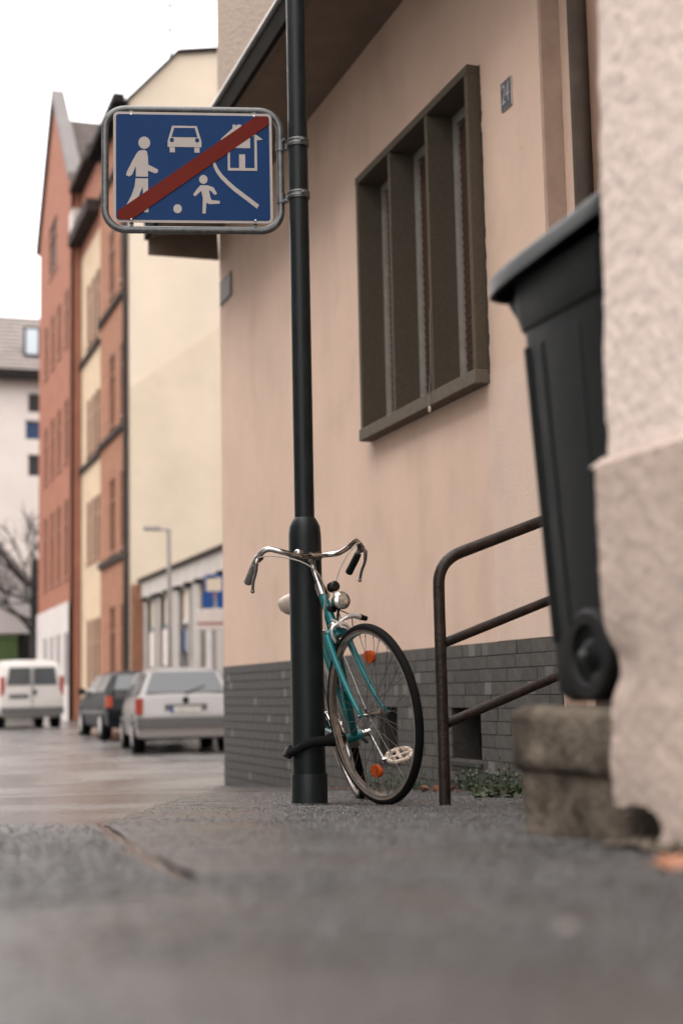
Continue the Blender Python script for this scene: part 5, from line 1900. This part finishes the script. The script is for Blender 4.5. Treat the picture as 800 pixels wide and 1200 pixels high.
for k in range(14):
    t = (k + 0.5) / 14
    MB().box(-0.3, AX1 - AX0 + 0.3, -0.6 + 5.1 * t - 0.04, -0.6 + 5.1 * t + 0.06, za(440 - 95 * t) - 0.05, za(440 - 95 * t) + 0.035).build("tile_row", M['rooftile'], rf)
t = 0.42
mb = MB()
mb.box(x_on(31, Ay, 400) - AX0, x_on(49, Ay, 400) - AX0, -0.62 + 5.1 * 0.28, -0.6 + 5.1 * 0.34, za(440 - 95 * 0.28), za(440 - 95 * 0.66))
sk_ = mb.build("skylight", M['darkroof'], rf)
MB().box(x_on(33, Ay, 400) - AX0, x_on(47, Ay, 400) - AX0, -0.66 + 5.1 * 0.28, -0.621 + 5.1 * 0.28, za(440 - 95 * 0.28) + 0.15, za(440 - 95 * 0.66) - 0.12).build("pane", M['skyglass'], sk_)

# white low building in front of the block
Gy = 65.5
gh = thing("white_outbuilding", "white gabled outbuilding with a dark open bay left of the orange house", "building", (x_on(-60, Gy), Gy, GB))
kG = 1700 / 64.0
zg = lambda py: sight(20, py).z * Gy / sight(20, py).y + CZ - GB
x0_, x1_ = 0.0, x_on(36, Gy) - x_on(-60, Gy)
mb = MB()
mb.prism([(x0_, zg(742)), (x1_, zg(742)), (x1_, zg(690)), (x1_ * 0.55, zg(640)), (x0_, zg(640))], 0, 3, lambda u, v, d: Vector((u, d, v)))
mb.build("wall", M['whitewall'], gh)
mb = MB()
mb.prism([(x1_ + 0.15, zg(692)), (x1_ + 0.15, zg(684)), (x1_ * 0.55, zg(630)), (x1_ * 0.55, zg(638))], -0.2, 3.2, lambda u, v, d: Vector((u, d, v)))
mb.prism([(x0_, zg(638)), (x0_, zg(631)), (x1_ * 0.55, zg(630)), (x1_ * 0.55, zg(638))], -0.2, 3.2, lambda u, v, d: Vector((u, d, v)))
mb.build("roof", M['rooftile'], gh)
MB().box(x0_, x1_, 2.2, 3, 0, zg(742) - 0.01).build("back_wall", M['rooftile'], gh)
MB().box(x1_ - 0.35, x1_, 0, 2.19, 0, zg(742) - 0.01).build("post", M['darkroof'], gh)
gate = thing("dark_gate", "tall dark gate panel between the white outbuilding and the orange house", "gate", (x_on(36.5, 64.8), 64.8, ground_z(8, 64)))
for k in range(5):
    MB().box(k * 0.135, k * 0.135 + 0.125, -0.03, 0.03, 0, zg(665)).build("board", M['darkroof'], gate)
MB().box(0, 0.66, -0.06, -0.031, 0.5, 0.62).build("rail", M['darkroof'], gate)
gc = thing("green_container", "large green rubbish container under the white outbuilding", "container", (x_on(-6, 62.5), 62.5, ground_z(7, 62.5)))
MB().box(0, 0.95, 0, 0.8, 0.12, zg(752) - 0.3).build("body", M['green'], gc, bevel=0.05)
MB().box(-0.03, 0.98, -0.03, 0.83, zg(752) - 0.299, zg(752) - 0.18).build("lid", M['green'], gc, bevel=0.04)
for x in (0.15, 0.8):
    MB().lathe([(0.08, -0.03), (0.08, 0.03)], 14, Matrix.Translation((x, 0.1, 0.08)) @ Matrix.Rotation(PI / 2, 4, 'Y')).build("wheel", M['rubber'], gc)
dc = thing("dark_container", "dark grey rubbish container beside the green one", "container", (x_on(21, 62.2), 62.2, ground_z(7, 62.2)))
MB().box(0, 0.9, 0, 0.8, 0.12, 1.25).build("body", M['binlid'], dc, bevel=0.05)
MB().box(-0.03, 0.93, -0.03, 0.83, 1.251, 1.37).build("lid", M['rooftile'], dc, bevel=0.04)

# bare tree
tx, ty = x_on(40, 61.3), 61.3
tg = ground_z(tx, ty)
tree = thing("bare_tree", "leafless dark tree spreading over the white outbuilding left of the orange house", "tree", (tx, ty, tg))
rg = random.Random(21)
tb, cb = MB(), MB()
tb.tube([(0, 0, -0.1), (0.04, 0, 1.4), (-0.05, 0.05, 2.9), (-0.08, 0, 5.7)], [0.17, 0.14, 0.12, 0.08], 10)


def branch(p, d, ln, r, lev):
    path = [p]
    q, dd = p.copy(), d.copy()
    for k in range(4):
        dd = (dd + Vector((rg.uniform(-1, 1), rg.uniform(-1, 1), rg.uniform(-0.7, 0.9))) * 0.22).normalized()
        q = q + dd * ln / 4
        path.append(q.copy())
    cb.tube(path, [r * (1 - 0.13 * k) for k in range(5)], 5 if lev < 2 else 3, caps=False)
    if lev >= 4:
        return
    for k in range(3 if lev < 3 else 4):
        i = rg.choice((2, 3, 4))
        nd = (dd + Vector((rg.uniform(-1, 1), rg.uniform(-1, 1), rg.uniform(-0.6, 0.7))) * 0.95).normalized()
        branch(path[i], nd, ln * rg.uniform(0.55, 0.8), r * 0.56, lev + 1)


for k in range(11):
    a = 2 * PI * k / 11 + rg.uniform(-0.3, 0.3)
    branch(Vector((-0.08, 0, rg.uniform(3.2, 5.6))), Vector((math.cos(a), math.sin(a) * 0.7, rg.uniform(0.25, 1.0))).normalized(), 2.15, 0.10, 0)
tb.build("trunk", M['bark'], tree, smooth=60)
cb.build("crown", M['bark'], tree, fix=False)


# ------------------------------------------------------------------ cars
def car(name, label, cat, loc, rz, paint, st, W, wheels, wr, extras):
    """st: stations (y, z bottom, z belt, z roof, half width at belt, half width at roof); y runs forward"""
    t = thing(name, label, cat, loc, (0, 0, rz), group="vehicles parked along the kerb")
    mb = MB()
    vs, fs = [], []
    for (y, zb, zt, zr, wb_, wr_) in st:
        h = zt - zb
        rgt = [(wb_ * 0.80, zb), (wb_ * 0.97, zb + 0.10 * h), (wb_, zb + 0.45 * h), (wb_ * 0.995, zb + 0.72 * h), (wb_ * 0.965, zt), (wr_ + (wb_ * 0.965 - wr_) * 0.10, zt + (zr - zt) * 0.90), (wr_ * 0.86, zr), (wr_ * 0.4, zr + 0.018)]
        ring = rgt + [(-a, b) for a, b in rgt[::-1]]
        vs += [(a, y, b) for a, b in ring]
    n = 16
    for i in range(len(st) - 1):
        for k in range(n):
            fs.append((i * n + k, i * n + (k + 1) % n, (i + 1) * n + (k + 1) % n, (i + 1) * n + k))
    fs.append(tuple(range(n)))
    fs.append(tuple(reversed([(len(st) - 1) * n + k for k in range(n)])))
    mb.add(vs, fs)
    mb.build("body", paint, t, smooth=38)
    for (y, sgn) in wheels:
        wm = Matrix.Translation((sgn * (W - 0.10), y, wr)) @ Matrix.Rotation(PI / 2, 4, 'Y')
        MB().lathe([(wr * 0.62, -0.115), (wr * 0.93, -0.11), (wr, -0.07), (wr, 0.07), (wr * 0.93, 0.11), (wr * 0.62, 0.115)], 32, wm).build("wheel", M['rubber'], t, smooth=40)
        w_o = t.children[-1]
        hm = MB()
        hm.lathe([(wr * 0.63, sgn * 0.117), (wr * 0.58, sgn * 0.120), (wr * 0.15, sgn * 0.128), (0.0, sgn * 0.130)], 24, wm, caps=False)
        hm.build("hubcap", M['hubcap'], w_o, smooth=40)
        ar = MB()
        am = Matrix.Translation((sgn * (W - 0.004), y, wr)) @ Matrix.Rotation(PI / 2, 4, 'Y')
        ar.lathe([(wr * 1.02, 0.012 * sgn), (wr * 1.16, 0.010 * sgn), (wr * 1.16, -0.10 * sgn), (wr * 1.02, -0.10 * sgn), (wr * 1.02, 0.012 * sgn)], 32, am, caps=False)
        ar.build("wheel_arch", M['underbody'], t, smooth=40)
    for (pname, m_, polys, thick, parent_name) in extras:
        for poly in polys:
            mb = MB()
            P = [Vector(p) for p in poly]
            nn = (P[1] - P[0]).cross(P[2] - P[0]).normalized()
            k = len(P)
            mb.add([p + nn * thick for p in P] + [p - nn * thick for p in P], [tuple(range(k)), tuple(reversed(range(k, 2 * k)))] + [(i, i + k, (i + 1) % k + k, (i + 1) % k) for i in range(k)])
            mb.build(pname, m_, t)
    return t


def mirror(poly):
    return [(-a, b, c) for a, b, c in poly]


def boxpoly(x0, x1, y, z0, z1):
    return [(x0, y, z0), (x1, y, z0), (x1, y, z1), (x0, y, z1)]


def estate_like(name, label, px_c, s, dark):
    x = px_c
    W, Lc = 0.86, 4.45
    st = [(0.0, 0.34, 0.60, 0.61, 0.72, 0.60), (0.05, 0.28, 0.66, 0.68, 0.84, 0.74), (0.11, 0.26, 0.90, 0.93, 0.85, 0.74), (0.17, 0.25, 0.96, 1.02, 0.855, 0.74),
          (0.45, 0.24, 0.98, 1.42, 0.86, 0.60), (1.3, 0.22, 0.97, 1.48, 0.86, 0.61), (2.35, 0.22, 0.95, 1.46, 0.86, 0.60), (2.75, 0.22, 0.94, 1.36, 0.86, 0.62), (3.35, 0.22, 0.92, 0.98, 0.85, 0.72), (4.15, 0.24, 0.80, 0.84, 0.83, 0.68), (4.42, 0.28, 0.62, 0.64, 0.74, 0.58)]
    if dark:
        st = [(y, a, b, c - (0.04 if c > 1.2 else 0), d, e) for y, a, b, c, d, e in st]
    e_ = 0.012
    zr = 1.40 if not dark else 1.36
    ex = [
        ("rear_window", M['carglass'], [[(-0.68, 0.165, 1.04), (0.68, 0.165, 1.04), (0.545, 0.42, zr), (-0.545, 0.42, zr)]], 0.012, None),
        ("side_window", M['carglass'], [[(sg_ * 0.842, 0.42, 1.01), (sg_ * 0.842, 1.30, 1.00), (sg_ * 0.655, 1.25, zr - 0.0), (sg_ * 0.655, 0.62, zr - 0.01)] for sg_ in (1, -1)], 0.012, None),
        ("side_window", M['carglass'], [[(sg_ * 0.842, 1.38, 1.0), (sg_ * 0.842, 3.05, 0.97), (sg_ * 0.66, 2.45, zr), (sg_ * 0.655, 1.38, zr + 0.01)] for sg_ in (1, -1)], 0.012, None),
        ("windscreen", M['carglass'], [[(-0.70, 3.28, 1.0), (0.70, 3.28, 1.0), (0.56, 2.66, zr), (-0.56, 2.66, zr)]], 0.02, None),
        ("tail_lamp", M['tailorange'] if dark else M['tail'], [boxpoly(-0.865, -0.735, 0.085, 0.68, 0.96 if not dark else 0.92)], 0.045, None),
        ("tail_lamp", M['tailorange'] if dark else M['tail'], [boxpoly(0.735, 0.865, 0.085, 0.68, 0.96 if not dark else 0.92)], 0.045, None),
        ("bumper", M['bumper'] if not dark else M['carblack'], [boxpoly(-0.85, 0.85, 0.0, 0.46, 0.62)], 0.07, None),
        ("bumper_skirt", M['carsilver'] if not dark else M['carblack'], [boxpoly(-0.83, 0.83, 0.02, 0.29, 0.455)], 0.06, None),
        ("number_plate", M['plate'], [boxpoly(-0.26, 0.26, 0.048, 0.70, 0.81)], 0.008, None),
        ("plate_recess", M['bumper'], [boxpoly(-0.36, 0.36, 0.068, 0.665, 0.845)], 0.010, None),
        ("plate_strip", M['blueplain'], [boxpoly(-0.262, -0.215, 0.040, 0.70, 0.81)], 0.004, None),
        ("rear_wiper", M['underbody'], [[(-0.02, 0.15, 1.03), (0.05, 0.15, 1.02), (0.34, 0.22, 1.14), (0.34, 0.22, 1.155)]], 0.010, None),
        ("emblem", M['fascia'], [[(0.055 * math.cos(2 * PI * k / 12), 0.085, 0.915 + 0.055 * math.sin(2 * PI * k / 12)) for k in range(12)]], 0.008, None),
        ("door_mirror", M['bumper'] if not dark else M['carblack'], [boxpoly(-1.02, -0.86, 2.9, 0.96, 1.10)], 0.05, None),
        ("door_mirror", M['bumper'] if not dark else M['carblack'], [boxpoly(0.86, 1.02, 2.9, 0.96, 1.10)], 0.05, None),
        ("side_strip", M['bumper'], [[(sg_ * 0.862, 0.25, 0.55), (sg_ * 0.862, 3.9, 0.53), (sg_ * 0.862, 3.9, 0.60), (sg_ * 0.862, 0.25, 0.62)] for sg_ in (1, -1)], 0.010, None),
    ]
    return car(name, label, "car", (x, s, ground_z(x, s + 1.5)), 0.0 if dark else -R(6.5), M['carblack'] if dark else M['carsilver'], st, W, [(0.80, 1), (0.80, -1), (3.55, 1), (3.55, -1)], 0.31, ex)


estate_like("parked_car", "silver estate car parked by the kerb, seen from behind, nearest of the cars", 5.50, 24.6, False)
estate_like("parked_car", "black hatchback with orange tail lamps parked ahead of the silver estate car", 6.0, 30.6, True)

vx, vy = 4.63, 39.2
st = [(0.0, 0.38, 0.62, 0.64, 0.74, 0.62), (0.04, 0.30, 0.95, 1.10, 0.82, 0.76), (0.08, 0.28, 1.05, 1.62, 0.83, 0.72), (0.16, 0.27, 1.06, 1.76, 0.83, 0.70), (0.9, 0.26, 1.06, 1.80, 0.83, 0.70), (2.2, 0.26, 1.06, 1.80, 0.83, 0.70), (2.7, 0.26, 1.04, 1.66, 0.83, 0.68), (3.25, 0.26, 1.02, 1.10, 0.82, 0.70), (3.85, 0.28, 0.86, 0.92, 0.80, 0.66), (4.0, 0.32, 0.66, 0.68, 0.72, 0.56)]
ex = [
    ("rear_door_window", M['carglass'], [[(-0.66, 0.045, 1.13), (-0.04, 0.045, 1.13), (-0.04, 0.075, 1.60), (-0.60, 0.075, 1.60)]], 0.012, None),
    ("rear_door_window", M['carglass'], [[(0.04, 0.045, 1.13), (0.66, 0.045, 1.13), (0.60, 0.075, 1.60), (0.04, 0.075, 1.60)]], 0.012, None),
    ("door_gap", M['underbody'], [boxpoly(-0.010, 0.010, 0.012, 0.52, 1.62)], 0.012, None),
    ("tail_lamp", M['tail'], [boxpoly(-0.83, -0.72, 0.07, 0.86, 1.36)], 0.04, None),
    ("tail_lamp", M['tail'], [boxpoly(0.72, 0.83, 0.07, 0.86, 1.36)], 0.04, None),
    ("bumper", M['bumper'], [boxpoly(-0.82, 0.82, -0.01, 0.36, 0.55)], 0.07, None),
    ("number_plate", M['bumper'], [boxpoly(-0.60, -0.10, 0.018, 0.78, 0.90)], 0.012, None),
    ("door_handle", M['underbody'], [boxpoly(0.03, 0.12, 0.016, 0.90, 1.0)], 0.02, None),
    ("side_window", M['carglass'], [[(sg_ * 0.808, 2.15, 1.14), (sg_ * 0.808, 3.0, 1.10), (sg_ * 0.72, 2.62, 1.58), (sg_ * 0.735, 2.15, 1.62)] for sg_ in (1, -1)], 0.012, None),
    ("windscreen", M['carglass'], [[(-0.72, 3.18, 1.14), (0.72, 3.18, 1.14), (0.62, 2.70, 1.62), (-0.62, 2.70, 1.62)]], 0.02, None),
    ("door_mirror", M['underbody'], [boxpoly(0.83, 1.0, 2.75, 1.08, 1.28)], 0.05, None),
    ("door_mirror", M['underbody'], [boxpoly(-1.0, -0.83, 2.75, 1.08, 1.28)], 0.05, None),
]
car("parked_van", "small white panel van with twin rear doors, farthest vehicle on the left", "van", (vx, vy, ground_z(vx, vy + 1.5)), R(3), M['carwhite'], st, 0.83, [(0.75, 1), (0.75, -1), (3.3, 1), (3.3, -1)], 0.30, ex)
